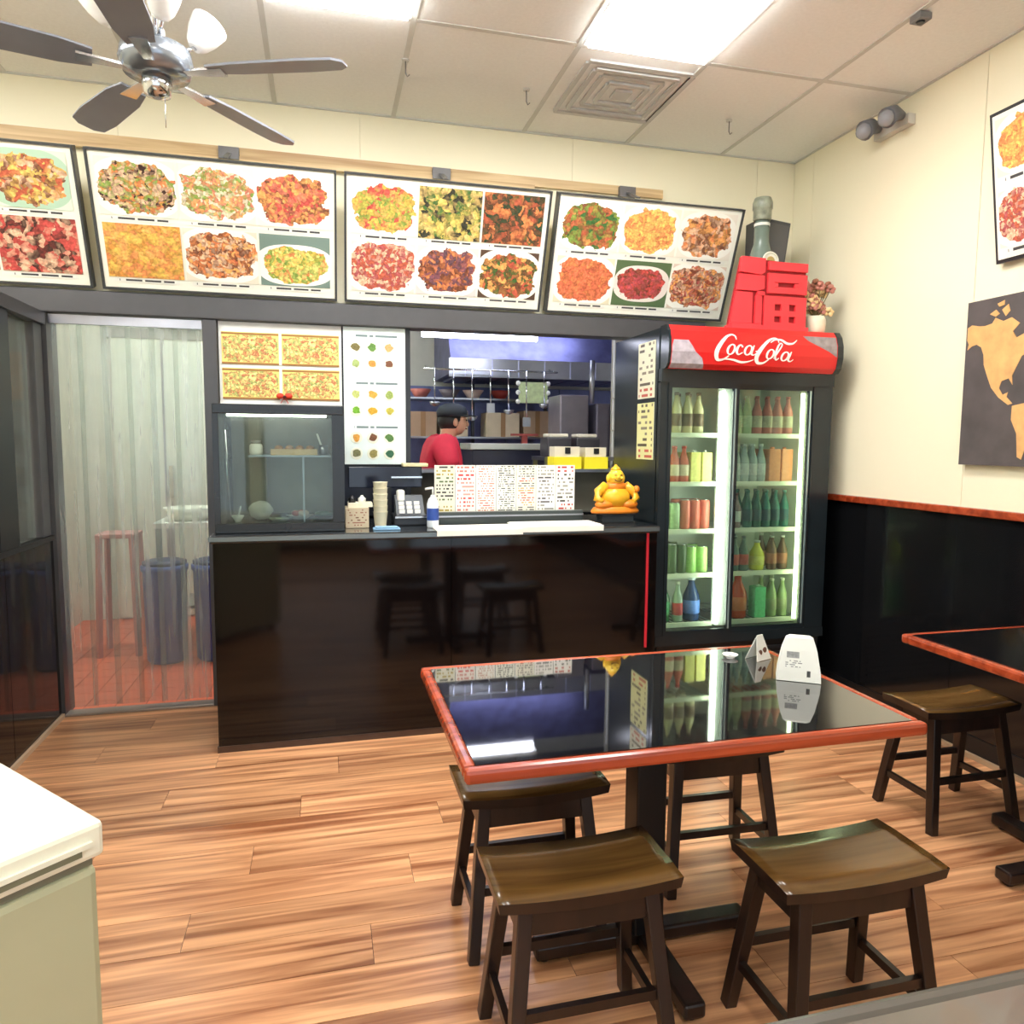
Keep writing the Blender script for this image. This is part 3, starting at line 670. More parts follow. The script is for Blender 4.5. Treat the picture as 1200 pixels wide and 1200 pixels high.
# golden laughing figure
GOLD = plain('gold', (240, 176, 40), .28, noise=.12, scale=20); GOLD2 = plain('gold_light', (250, 208, 60), .3); ORG_ = plain('gold_orange', (232, 134, 36), .35)
gx, gy, gz = 1.535, 3.73, 1.075
t = thing('figurine_stand', 'low black stand under the golden figurine at the right of the counter', 'stand', (gx, gy, 1.022))
MB().box(gx-.10, gx+.10, gy-.05, gy+.05, 1.022, 1.03).build('base', BLACK, t)
MB().box(gx-.09, gx+.09, gy-.045, gy+.045, 1.03, 1.065).build('body', plain('stand_dark', (36, 44, 48), .25), t)
MB().box(gx-.105, gx+.105, gy-.052, gy+.052, 1.065, 1.0745, bev=.003).build('top', BLACK, t)
t = thing('golden_figurine', 'golden laughing seated figurine at the right end of the counter', 'figurine', (gx, gy, gz))
m = MB(); m.lathe((gx, gy, gz), [(.135, 0), (.14, .012), (.125, .03), (.11, .036)], 24)
for v in m.b.verts: v.co.y = gy+(v.co.y-gy)*.42
m.build('lotus_base', ORG_, t)
m = MB(); m.ball((gx, gy-.005, gz+.085), .082, .055, .062, 18); m.build('belly', GOLD, t)
for s in (-1, 1):
    MB().ball((gx+s*.07, gy-.02, gz+.048), .055, .035, .026, 12).build('leg', ORG_, t)
    MB().tube([(gx+s*.055, gy, gz+.15), (gx+s*.10, gy-.005, gz+.115), (gx+s*.115, gy-.02, gz+.08), (gx+s*.085, gy-.045, gz+.065)], [.026, .026, .02, .013], 10).build('arm', GOLD, t)
    MB().ball((gx+s*.043, gy, gz+.188), .011, .009, .024, 8).build('ear', GOLD2, t)
m = MB(); m.ball((gx, gy, gz+.143), .062, .042, .035, 14); m.build('shoulders', ORG_, t)
h = MB().ball((gx, gy-.006, gz+.197), .044, .038, .045, 16).build('head', GOLD2, t)
for s in (-1, 1):
    MB().ball((gx+s*.016, gy-.041, gz+.207), .007, .004, .003, 8).build('eye', plain('dark_line', (120, 70, 20), .5), h)
    MB().ball((gx+s*.022, gy-.036, gz+.190), .012, .008, .010, 8).build('cheek', GOLD2, h)
MB().ball((gx, gy-.045, gz+.196), .007, .007, .009, 8).build('nose', GOLD2, h)
MB().tube([(gx-.02, gy-.040, gz+.182), (gx-.01, gy-.045, gz+.175), (gx+.01, gy-.045, gz+.175), (gx+.02, gy-.040, gz+.182)], .003, 6).build('mouth', plain('dark_line', (120, 70, 20), .5), h)
MB().lathe((gx, gy, gz+.232), [(.03, 0), (.024, .012), (.012, .022), (.004, .032)], 12).build('topknot', GOLD, t)
MB().ball((gx+.115, gy-.02, gz+.13), .018, .018, .02, 10).build('ingot', ORG_, t)
#%%FRIDGE
# ------------------------------------------------------------------ boards in the serving opening
t = thing('combo_menu_panel', 'white panel of four yellow menus above the display case', 'menu board', (-.2, YB-.02, 1.66))
MB().box(-.53, .105, YB-.03, YB-.01, 1.648, 2.083).build('panel', WHITE, t)
YM = dish_mat('yellow_menu_print', [(226, 150, 60), (150, 170, 90), (244, 222, 120), (196, 96, 50), (250, 234, 140)], bg=(246, 226, 130), plate=(246, 226, 130), full=False, rx=.6, ry=.6, scale=9, asp=2.0)
for nme, (a, b, c, d) in {'1': (-.515, -.225, 1.86, 2.03), '2': (-.21, .092, 1.86, 2.03), '3': (-.515, -.225, 1.675, 1.84), '4': (-.21, .092, 1.675, 1.84)}.items():
    sh = MB().box(a, b, YB-.034, YB-.03, c, d).build('menu_sheet', plain('yellow_sheet', (246, 226, 130), .5), t)
    m = MB(); m.quad([(a+.005, YB-.0345, c+.012), (b-.005, YB-.0345, c+.012), (b-.005, YB-.0345, d-.015), (a+.005, YB-.0345, d-.015)]); m.build('dish_print', YM, sh, recalc=False)
    MB().box(a, b, YB-.0352, YB-.034, d-.014, d-.004).build('brown_band', plain('brown_band', (160, 110, 50), .5), sh)
    MB().box(a, b, YB-.0352, YB-.034, c, c+.010).build('brown_band', plain('brown_band', (160, 110, 50), .5), sh)
t = thing('red_bow', 'small red bow stuck below the yellow menus over the display case', 'bow', (-.20, YB-.05, 1.66))
for s in (-1, 1):
    m = MB(); m.ball((-.20+s*.022, YB-.05, 1.695), .022, .009, .016, 10); m.build('loop', plain('bow_red', (214, 60, 34), .5), t)
    MB().bar((-.20, YB-.048, 1.69), (-.20+s*.02, YB-.05, 1.655), .012, .003).build('tail', plain('bow_red', (214, 60, 34), .5), t)
MB().ball((-.20, YB-.055, 1.69), .009).build('knot', plain('bow_dark', (90, 30, 24), .5), t)
t = thing('small_dish_board', 'tall white sheet with rows of small dish photos left of the window', 'menu board', (.285, YB-.02, 1.33))
MB().box(.115, .455, YB-.035, YB-.022, 1.325, 2.083).build('panel', plain('panel_pale', (228, 242, 238), .4), t)
pc = [[(120, 110, 60), (96, 140, 60), (200, 160, 100)], [(160, 180, 110), (224, 140, 60), (120, 76, 50)], [(180, 190, 110), (214, 160, 60), (150, 170, 90)], [(110, 170, 40), (206, 160, 40), (190, 180, 70)], [(216, 150, 60), (110, 70, 40), (80, 120, 60)], [(120, 120, 80), (150, 140, 80), (50, 100, 70)]]
rowsz = [1.975, 1.885, 1.715, 1.625, 1.475, 1.385]
for r in range(6):
    for c in range(3):
        x, z = .18+c*.092, rowsz[r]
        m = MB(); m.lathe((x, YB-.0355, z), [(.034, 0), (.033, -.002)], 12, 'Y'); cir = m.build('dish_photo', plain('plate_print', (236, 240, 220), .5), t)
        m = MB(); random.seed(r*7+c)
        m.prism([(x+(.022+random.uniform(-.005, .006))*math.cos(k*PI/5), z+(.022+random.uniform(-.006, .004))*math.sin(k*PI/5)) for k in range(10)], YB-.0395, YB-.0375)
        m.build('food_print', plain('food_print_%d_%d' % (r, c), pc[r][c], .6, noise=.3, scale=90), cir)
for z in (2.035, 1.775, 1.532):
    m = MB(); m.quad([(.15, YB-.0358, z-.012), (.43, YB-.0358, z-.012), (.43, YB-.0358, z+.012), (.15, YB-.0358, z+.012)]); m.build('heading', print_mat('heading_print', (228, 242, 238), [(110, 130, 130)], 1, 26, .8), t, recalc=False)

# ------------------------------------------------------------------ drinks fridge
FX0, FX1, FY0, FY1, FZ = 1.73, 2.785, 3.60, 4.24, 2.07
t = thing('drinks_fridge', 'tall black two door drinks fridge with a red lit header', 'fridge', ((FX0+FX1)/2, 3.9, 0))
FB = plain('fridge_black', (30, 38, 42), .22, noise=.1)
FIN = plain('fridge_inside', (226, 236, 222), .5)
MB().box(FX0, FX0+.03, FY0+.04, FY1, .02, FZ-.01).build('side_panel', FB, t)
MB().box(FX1-.03, FX1, FY0+.04, FY1, .02, FZ-.01).build('side_panel', FB, t)
MB().box(FX0+.03, FX1-.03, FY1-.04, FY1, .02, FZ-.01).build('rear_panel', FIN, t)
MB().box(FX0+.03, FX1-.03, FY0+.04, FY1-.04, 1.80, FZ-.01).build('top_unit', FB, t)
MB().box(FX0+.03, FX1-.03, FY0+.06, FY1-.04, .02, .40).build('motor_box', FB, t)
MB().box(FX0+.03, FX0+.04, FY0+.07, FY1-.04, .40, 1.80).build('inner_lining', FIN, t)
MB().box(FX1-.08, FX1-.03, FY0+.07, FY1-.04, .40, 1.80).build('inner_lining', FIN, t)
m = MB(); m.box(FX0+.02, FX1-.02, FY0+.02, FY0+.04, .05, .35)
g = m.build('kick_grille', BLACK, t)
for k in range(7): MB().box(FX0+.06, FX1-.06, FY0+.012, FY0+.02, .08+k*.036, .095+k*.036).build('slat', DARK_FRAME, g)
MB().box(FX0, FX1, FY0, FY0+.05, .35, .405).build('sill', FB, t)
MB().box(FX0, FX1, FY0, FY0+.05, 1.775, 1.845).build('lintel', FB, t)
for b in ((FX0, FX0+.05), (FX1-.12, FX1)): MB().box(b[0], b[1], FY0+.01, FY0+.05, .40, 1.78).build('front_stile', FB, t)
GF = glass('fridge_glass', (232, 242, 236), .035)
for (a, b, yy) in ((1.775, 2.185, FY0), (2.185, 2.665, FY0+.018)):
    d = MB()
    d.box(a, a+.018, yy, yy+.016, .405, 1.775); d.box(b-.03, b, yy, yy+.016, .405, 1.775)
    d.box(a+.018, b-.03, yy, yy+.016, .405, .43); d.box(a+.018, b-.03, yy, yy+.016, 1.75, 1.775)
    o = d.build('door', FB, t)
    MB().box(a+.018, b-.03, yy+.006, yy+.010, .43, 1.75).build('glass', GF, o)
    MB().box(b-.022, b-.014, yy-.006, yy, .43, 1.75).build('bright_strip', plain('strip_silver', (180, 205, 205), .25, metal=.6), o)
    MB().box(b-.012, b-.002, yy-.012, yy, .85, 1.15).build('handle', BLACK, o)
shz = [1.51, 1.24, .975, .725, .445]
for z in shz:
    for a, b in ((1.775, 2.13), (2.235, 2.70)):
        m = MB(); m.box(a, b, FY0+.10, FY0+.115, z-.022, z+.003); m.build('shelf_edge', plain('shelf_white', (232, 238, 214), .4), t)
        m = MB()
        for k in range(12): m.box(a+k*(b-a)/11-.002, a+k*(b-a)/11+.002, FY0+.115, FY1-.05, z-.004, z)
        m.box(a, b, FY1-.07, FY1-.05, z-.012, z-.004); m.build('wire_shelf', plain('wire', (190, 200, 190), .35, metal=.5), t)
CT = glow('cooler_tube', (255, 255, 240), COOL_E)
MB().box(2.135, 2.215, FY0+.07, FY0+.13, .43, 1.76).build('centre_mullion', plain('mullion_white', (220, 226, 216), .4), t)
MB().tube([(2.118, FY0+.05, .45), (2.118, FY0+.05, 1.74)], .016, 10).build('light_tube', CT, t)
MB().tube([(2.628, FY0+.055, .45), (2.628, FY0+.055, 1.74)], .011, 10).build('light_tube', glow('cooler_tube_side', (244, 250, 200), COOL_E*.8), t)
MB().tube([(1.785, FY0+.085, .45), (1.785, FY0+.085, 1.74)], .005, 8).build('light_tube', glow('cooler_tube_side', (244, 250, 200), COOL_E*.8), t)
# header sign: bowed box
prof = [(3.64, 1.845), (3.575, 1.845), (3.55, 1.87), (3.538, 1.93), (3.54, 1.99), (3.555, 2.04), (3.58, FZ), (3.64, FZ)]
def bow_y(z):
    for (y0_, z0_), (y1_, z1_) in zip(prof[1:], prof[2:]):
        if z0_ <= z <= z1_ and z1_ > z0_: return y0_+(y1_-y0_)*(z-z0_)/(z1_-z0_)
    return 3.56
RED = plain('sign_red', (224, 34, 34), .3, noise=.06, scale=3)
hd = MB().prism(prof, FX0+.02, FX1-.035, 'YZ').build('sign', RED, t)
for a, b in ((FX0+.005, FX0+.02), (FX1-.035, FX1)): MB().prism([(y-.004*(y < 3.6), z) for y, z in prof], a, b, 'YZ').build('sign_end_cap', FB, t)
# grey ice patches printed at both ends of the sign
def on_sign(pts, mat, name, d=.0015):
    m = MB(); fs = []
    # subdivide polygon in strips by z to follow the bow
    zs = [1.847, 1.87, 1.90, 1.93, 1.96, 1.99, 2.015, 2.04, 2.06]
    for za, zb in zip(zs, zs[1:]):
        def span(z):
            xs_ = []
            n_ = len(pts)
            for i in range(n_):
                (xa, z_a), (xb, z_b) = pts[i], pts[(i+1) % n_]
                if (z_a-z)*(z_b-z) <= 0 and z_a != z_b: xs_.append(xa+(xb-xa)*(z-z_a)/(z_b-z_a))
            return (min(xs_), max(xs_)) if len(xs_) >= 2 else None
        A, B = span(za+.0001), span(zb-.0001)
        if A and B:
            m.quad([(A[0], bow_y(za)-d, za), (A[1], bow_y(za)-d, za), (B[1], bow_y(zb)-d, zb), (B[0], bow_y(zb)-d, zb)])
    return m.build(name, mat, hd, recalc=False)
ICE = plain('ice_print', (176, 168, 176), .4, noise=.3, scale=30)
on_sign([(1.755, 1.847), (1.755, 1.985), (1.80, 2.01), (1.83, 2.01), (1.865, 1.97), (1.89, 1.93), (1.93, 1.90), (1.95, 1.847)], ICE, 'ice_picture')
on_sign([(2.745, 1.93), (2.66, 1.98), (2.60, 1.995), (2.54, 2.03), (2.53, 2.059), (2.745, 2.059)], plain('ice_print2', (150, 140, 140), .4, noise=.3, scale=30), 'ice_picture')
# white script lettering, drawn as strokes on the sign's surface
def cr(pts, n=6):
    out = []
    P = [pts[0]]+list(pts)+[pts[-1]]
    for i in range(1, len(P)-2):
        for k in range(n):
            s = k/n
            out.append(tuple(.5*((2*P[i][j])+(-P[i-1][j]+P[i+1][j])*s+(2*P[i-1][j]-5*P[i][j]+4*P[i+1][j]-P[i+2][j])*s*s+(-P[i-1][j]+3*P[i][j]-3*P[i+1][j]+P[i+2][j])*s**3) for j in range(len(pts[0]))))
    out.append(tuple(pts[-1])); return out
SX, SZ = (2.745-1.755)/1100, (2.06-1.845)/300      # crop px -> metres
def stroke(pts, name='letter'):
    P = cr([(x, y, w) for x, y, w in pts]); m = MB(); vs = []
    for i, (x, y, w) in enumerate(P):
        dx, dy = P[min(i+1, len(P)-1)][0]-P[max(i-1, 0)][0], P[min(i+1, len(P)-1)][1]-P[max(i-1, 0)][1]
        l = math.hypot(dx, dy) or 1; nx, ny = -dy/l*w/2, dx/l*w/2
        for s in (-1, 1):
            X = 1.755+(x+s*nx-50)*SX; Z = 2.06-(y+s*ny-60)*SZ
            vs.append(m.b.verts.new((X, bow_y(Z)-.003, Z)))
    for i in range(len(P)-1): m.b.faces.new([vs[2*i], vs[2*i+1], vs[2*i+3], vs[2*i+2]])
    return m
LW = plain('script_white', (250, 246, 238), .4, noise=0)
def letter(strokes):
    M_ = None
    parts = [stroke(s) for s in strokes]
    base = parts[0]
    for p_ in parts[1:]:
        me = bpy.data.meshes.new('tmp'); p_.b.to_mesh(me); p_.b.free(); base.b.from_mesh(me); bpy.data.meshes.remove(me)
    return base.build('letter', LW, hd)
def oval(cx, cy, rx, ry, w=12, sl=.25, a0=0, a1=2*PI):
    return [(cx+rx*math.cos(a0+(a1-a0)*k/10)-sl*ry*math.sin(a0+(a1-a0)*k/10), cy+ry*math.sin(a0+(a1-a0)*k/10), w*(.55+.45*abs(math.cos(a0+(a1-a0)*k/10)))) for k in range(11)]
letter([[(462, 140, 5), (455, 112, 10), (430, 104, 12), (395, 125, 18), (355, 180, 26), (332, 240, 28), (342, 288, 22), (380, 286, 14), (415, 258, 7)],
        [(355, 292, 6), (400, 283, 10), (450, 288, 14), (500, 302, 16), (545, 296, 10), (580, 280, 4)]])
letter([oval(427, 213, 22, 36, 14)])
letter([[(502, 195, 12), (492, 178, 9), (474, 190, 14), (463, 225, 16), (475, 248, 11), (502, 232, 6)]])
letter([oval(540, 214, 22, 34, 14), [(580, 176, 6), (568, 205, 15), (560, 238, 14), (575, 248, 8), (592, 235, 5)]])
letter([[(588, 222, 8), (612, 214, 8)]])
letter([[(745, 150, 5), (738, 122, 10), (708, 118, 12), (665, 148, 19), (622, 205, 26), (598, 260, 28), (608, 300, 22), (645, 302, 14), (680, 275, 7)],
        [(690, 150, 6), (720, 128, 10), (765, 128, 16), (800, 152, 18), (840, 150, 12), (872, 122, 5)]])
letter([oval(688, 236, 22, 34, 14)])
letter([[(712, 268, 5), (735, 225, 10), (765, 170, 9), (758, 152, 8), (740, 175, 12), (722, 235, 15), (728, 275, 11), (748, 262, 5)]])
letter([oval(788, 248, 22, 32, 14), [(832, 212, 6), (820, 240, 15), (812, 272, 14), (828, 284, 8), (848, 268, 5)]])

# price strips stuck on the fridge's left side
for z0_, z1_, lb in ((1.70, 2.005, 'upper of two narrow price strips on the fridge side'), (1.365, 1.675, 'lower of two narrow price strips on the fridge side')):
    tt = thing('price_strip', lb, 'price list', (FX0-.002, 3.79, z0_))
    MB().box(FX0-.003, FX0-.0003, 3.68, 3.895, z0_, z1_).build('card', plain('strip_card', (226, 226, 196), .5), tt)
    m = MB(); m.quad([(FX0-.0035, 3.895, z0_), (FX0-.0035, 3.68, z0_), (FX0-.0035, 3.68, z1_), (FX0-.0035, 3.895, z1_)])
    m.build('printed_face', print_mat('strip_print_%d' % int(z0_*10), (230, 228, 200) if z0_ > 1.6 else (228, 224, 160), [(90, 80, 60), (190, 90, 70), (130, 120, 100)], 10, 8, .45), tt, recalc=False)

# drinks
def bottle(r, h_, n=14, neck=.3):
    return [(r*.85, 0), (r, .008), (r, h_*.50), (r*.96, h_*.58), (r*.42, h_*.82), (r*.36, h_*.93)]
protos = {}
def drink(kind, colr, lab, x, y, z, label, group, r=.03, h_=.19, cap=(200, 40, 40)):
    key = (kind, colr, lab, r, h_, cap)
    if key in protos:
        o = copy_tree(protos[key])
    else:
        o = bpy.data.objects.new({'bottle': 'drink_bottle', 'can': 'drink_can', 'carton': 'drink_carton'}[kind], None); col.objects.link(o); o.empty_display_size = .02; ORG[o.name] = Vector((0, 0, 0))
        mc = plain('drink_%s' % (colr,), colr, .2, noise=.05); ml = plain('dlabel_%s' % (lab,), lab, .4, noise=.25, scale=60); mk = plain('dcap_%s' % (cap,), cap, .4)
        if kind == 'bottle':
            MB().lathe((0, 0, 0), bottle(r, h_), 12).build('body', mc, o)
            MB().lathe((0, 0, h_*.18), [(r*1.0, -.001), (r*1.03, 0), (r*1.03, h_*.30), (r, h_*.301)], 12, cap=False).build('label', ml, o)
            MB().lathe((0, 0, h_*.93), [(r*.45, 0), (r*.45, h_*.07)], 10).build('cap', mk, o)
        elif kind == 'can':
            MB().lathe((0, 0, 0), [(r*.8, 0), (r, .006), (r, h_-.012), (r*.85, h_-.003)], 12).build('body', ml, o)
            MB().lathe((0, 0, h_-.003), [(r*.86, 0), (r*.86, .003), (r*.75, .003)], 12).build('lid', CHROME, o)
        else:
            MB().box(-r, r, -r, r, 0, h_, bev=.003).build('body', ml, o)
            MB().lathe((0, 0, h_), [(r*.3, 0), (r*.3, .012)], 10).build('cap', mk, o)
        protos[key] = o
    o.location = (x, y, z+.0005); tag(o, label, 'drink', group)
ORDN = ['first', 'second', 'third', 'fourth', 'fifth', 'sixth']
def rowof(kind, colr, lab, x0, x1, n, z, label, group, rows=2, **k):
    short, where = label.split(' | ')
    for i in range(n):
        for j in range(rows):
            lb = ('%s %s from left, %s row, %s' % (ORDN[i], short, ('front', 'back')[j], where)) if n > 1 else ('%s, %s' % (short, where))
            drink(kind, colr, lab, x0+(x1-x0)*i/max(1, n-1), FY0+.152+max(0, k.get('r', .03)-.03)+j*.11, z, lb, group, **k)
S = shz
rowof('bottle', (206, 196, 150), (120, 96, 70), 1.83, 2.03, 4, S[0], 'brown label bottle | top shelf, left fridge door', 'bottles on the top left fridge shelf', r=.030, h_=.225, cap=(90, 70, 50))
rowof('bottle', (196, 86, 60), (226, 200, 170), 1.83, 1.95, 3, S[1], 'red topped bottle | second shelf, left fridge door', 'red topped bottles on the second left shelf', r=.030, h_=.20, cap=(190, 60, 50))
rowof('carton', (224, 200, 90), (236, 214, 120), 2.01, 2.08, 2, S[1], 'yellow carton | second shelf, left fridge door', 'yellow cartons on the second left shelf', r=.030, h_=.165, cap=(240, 240, 230))
rowof('can', (170, 200, 150), (176, 204, 156), 1.83, 1.90, 2, S[2], 'pale green can | third shelf, left fridge door', 'green cans on the third left shelf', r=.032, h_=.15)
rowof('can', (200, 80, 70), (214, 110, 90), 1.965, 2.085, 3, S[2], 'red can | third shelf, left fridge door', 'red cans on the third left shelf', r=.030, h_=.165)
rowof('can', (60, 120, 60), (70, 96, 60), 1.83, 1.95, 3, S[3], 'dark green can | fourth shelf, left fridge door', 'dark green cans on the fourth left shelf', r=.030, h_=.165)
rowof('can', (150, 200, 100), (168, 214, 120), 2.01, 2.08, 2, S[3], 'bright green can | fourth shelf, left fridge door', 'bright green cans on the fourth left shelf', r=.031, h_=.15)
rowof('bottle', (20, 100, 50), (30, 150, 80), 1.845, 1.845, 1, S[4], 'large green soda bottle | bottom shelf, left fridge door', 'green bottle bottom left', r=.045, h_=.25, cap=(30, 140, 70), rows=1)
rowof('bottle', (150, 170, 150), (190, 60, 60), 1.935, 1.935, 1, S[4], 'slim clear bottle with a red label | bottom shelf, left fridge door', 'red label bottle', r=.03, h_=.23, cap=(230, 230, 220), rows=1)
rowof('bottle', (30, 60, 110), (90, 130, 210), 2.03, 2.03, 1, S[4], 'large blue bottle | bottom shelf, left fridge door', 'blue bottle', r=.048, h_=.25, cap=(220, 230, 240), rows=1)
rowof('bottle', (186, 206, 160), (200, 214, 170), 2.275, 2.335, 2, S[0], 'pale green bottle | top shelf, right fridge door', 'pale bottles on the top right shelf', r=.029, h_=.215, cap=(220, 230, 200))
rowof('bottle', (206, 120, 110), (196, 190, 160), 2.40, 2.60, 4, S[0], 'pink bottle | top shelf, right fridge door', 'pink bottles on the top right shelf', r=.029, h_=.215, cap=(206, 110, 100))
rowof('bottle', (166, 186, 186), (186, 200, 200), 2.275, 2.435, 4, S[1], 'clear water bottle | second shelf, right fridge door', 'water bottles on the second right shelf', r=.028, h_=.215, cap=(210, 220, 220))
rowof('carton', (230, 120, 60), (236, 136, 84), 2.51, 2.59, 2, S[1], 'orange carton | second shelf, right fridge door', 'orange cartons on the second right shelf', r=.036, h_=.185, cap=(240, 150, 100))
rowof('bottle', (150, 120, 120), (226, 226, 220), 2.285, 2.285, 1, S[2], 'white labelled bottle | third shelf, right fridge door', 'white label bottle', r=.03, h_=.20, cap=(120, 60, 60), rows=1)
rowof('bottle', (40, 110, 96), (40, 84, 90), 2.36, 2.60, 5, S[2], 'teal bottle | third shelf, right fridge door', 'teal bottles on the third right shelf', r=.028, h_=.215, cap=(60, 130, 120))
rowof('bottle', (90, 120, 110), (200, 90, 80), 2.285, 2.345, 2, S[3], 'red label dark bottle | fourth shelf, right fridge door', 'red label bottles on the fourth right shelf', r=.030, h_=.20, cap=(90, 110, 110))
rowof('bottle', (226, 226, 90), (236, 240, 110), 2.44, 2.44, 1, S[3], 'round yellow bottle | fourth shelf, right fridge door', 'yellow bottle', r=.042, h_=.17, cap=(226, 230, 220), rows=1)
rowof('bottle', (110, 80, 60), (170, 110, 80), 2.53, 2.60, 2, S[3], 'brown bottle | fourth shelf, right fridge door', 'brown bottles on the fourth right shelf', r=.03, h_=.20, cap=(210, 210, 200))
rowof('bottle', (214, 76, 30), (240, 120, 60), 2.33, 2.33, 1, S[4], 'large orange soda bottle | bottom shelf, right fridge door', 'orange bottle', r=.052, h_=.26, cap=(226, 60, 40), rows=1)
rowof('carton', (90, 206, 140), (110, 214, 150), 2.45, 2.45, 1, S[4]+.001, 'mint green carton | bottom shelf, right fridge door', 'mint carton', r=.035, h_=.18, cap=(230, 240, 220), rows=1)
rowof('bottle', (150, 170, 120), (140, 150, 110), 2.54, 2.61, 2, S[4], 'olive bottle | bottom shelf, right fridge door', 'olive bottles on the bottom shelf', r=.030, h_=.225, cap=(220, 226, 200))

# ------------------------------------------------------------------ things on top of the fridge
# red character sign
t = thing('fortune_character_sign', 'red cut-out Chinese fortune character standing on the fridge header', 'sign', (2.36, 3.62, FZ))
RS = plain('fu_red', (232, 58, 66), .5, noise=.03); RD = plain('fu_deep', (150, 22, 30), .6)
def FP(u, v):   # crop coords -> world x,z
    return 2.115+(u-70)*(.475/645), FZ+.003+(1165-v)*(.375/540)
def poly(pts, y0_, y1_, mat, name): MB().prism([FP(*p) for p in pts], y0_, y1_).build(name, mat, t)
poly([(90, 1162), (75, 1130), (165, 620), (715, 640), (715, 1162)], 3.625, 3.637, RD, 'backing')
for q in ([(165, 615), (360, 620), (360, 725), (330, 745), (150, 730)], [(148, 748), (358, 752), (358, 850), (300, 870), (130, 870)], [(128, 880), (262, 885), (262, 1120), (85, 1120)],
          [(290, 905), (340, 905), (340, 1120), (285, 1120)], [(300, 872), (362, 872), (362, 902), (300, 902)], [(85, 1122), (340, 1122), (340, 1140), (80, 1140)],
          [(388, 640), (718, 640), (718, 705), (388, 705)], [(388, 728), (440, 728), (440, 880), (388, 880)], [(640, 728), (715, 728), (715, 880), (640, 880)], [(440, 728), (640, 728), (640, 795), (440, 795)], [(440, 832), (640, 832), (640, 880), (440, 880)], [(440, 800), (470, 800), (470, 830), (440, 830)], [(612, 800), (640, 800), (640, 830), (612, 830)],
          [(360, 902), (715, 902), (715, 962), (360, 962)], [(360, 962), (448, 962), (448, 1140), (360, 1140)], [(505, 962), (570, 962), (570, 1140), (505, 1140)], [(625, 962), (715, 962), (715, 1140), (625, 1140)],
          [(448, 1012), (505, 1012), (505, 1055), (448, 1055)], [(570, 1012), (625, 1012), (625, 1055), (570, 1055)], [(448, 1102), (505, 1102), (505, 1140), (448, 1140)], [(570, 1102), (625, 1102), (625, 1140), (570, 1140)]):
    poly(q, 3.610, 3.625, RS, 'stroke')
MB().box(2.12, 2.59, 3.585, 3.66, FZ+.0005, FZ+.022).build('base', RS, t)
# inflatable-looking big dark bottle and dark box behind
t = thing('display_bottle', 'large grey green display bottle standing behind the red character sign', 'bottle', (2.43, 3.82, FZ))
DG = plain('bottle_grey', (104, 118, 108), .2, noise=.2, scale=12)
MB().lathe((2.43, 3.82, FZ+.0005), [(.085, 0), (.095, .01), (.095, .30), (.09, .36), (.06, .46), (.042, .52), (.040, .64)], 22).build('body', DG, t)
MB().lathe((2.43, 3.82, FZ+.64), [(.046, 0), (.050, .01), (.050, .06), (.055, .065), (.055, .10), (.046, .125), (.03, .13)], 22).build('cap', plain('cap_mottled', (132, 138, 120), .35, noise=.5, scale=25), t)
MB().lathe((2.43, 3.82, FZ+.61), [(.043, 0), (.0435, .015), (.043, .016)], 22, cap=False).build('neck_band', plain('pale_band', (210, 214, 206), .4), t)
m = MB(); m.lathe((2.43, 3.723, FZ+.40), [(.052, 0), (.05, -.004), (.04, -.004), (.04, -.001)], 24, 'Y'); m.build('round_emblem', plain('emblem_pale', (216, 220, 200), .4), t)
m = MB(); m.lathe((2.43, 3.722, FZ+.40), [(.026, 0), (.024, -.003)], 20, 'Y'); m.build('emblem_centre', plain('emblem_core', (170, 150, 90), .4), t)
t = thing('speaker_box', 'dark grey box tilted on the fridge top beside the wall corner', 'box', (2.60, 3.95, FZ))
m = MB(); m.prism([(2.50, FZ+.001), (2.60, FZ+.001), (2.69, FZ+.68), (2.50, FZ+.70)], 3.93, 4.10); m.build('body', plain('box_grey', (74, 76, 78), .5), t)
m = MB(); m.prism([(2.51, FZ+.05), (2.595, FZ+.05), (2.675, FZ+.66), (2.515, FZ+.68)], 3.922, 3.929); m.build('front_face', plain('box_front', (92, 92, 92), .6), t)
# dried flowers in a white vase
t = thing('flower_vase', 'white pot of pink and cream dried flowers on the right of the fridge top', 'flowers', (2.70, 3.68, FZ))
MB().lathe((2.70, 3.68, FZ+.0005), [(.045, 0), (.055, .02), (.06, .07), (.052, .10), (.048, .10)], 20).build('pot', plain('pot_cream', (232, 222, 196), .4), t)
random.seed(11)
fc = [plain('petal_pink', (196, 130, 116), .7), plain('petal_cream', (232, 204, 150), .7), plain('petal_brown', (160, 104, 80), .7)]
for k in range(34):
    a = random.uniform(0, 2*PI); rr_ = random.uniform(.01, .095); hz = random.uniform(.13, .285)
    px, py, pz = 2.70+rr_*math.cos(a), 3.68+rr_*.7*math.sin(a), FZ+hz
    fo = MB().tube([(2.70, 3.68, FZ+.09), (px, py, pz)], .0025, 5).build('stem', plain('stem_olive', (120, 104, 64), .7), t)
    m = MB()
    for q in range(5):
        b = q*2*PI/5; m.ball((px+.016*math.cos(b), py+.008*math.sin(b*2), pz+.016*math.sin(b)), .016, .009, .012, 6)
    m.build('flower', fc[k % 3], fo)
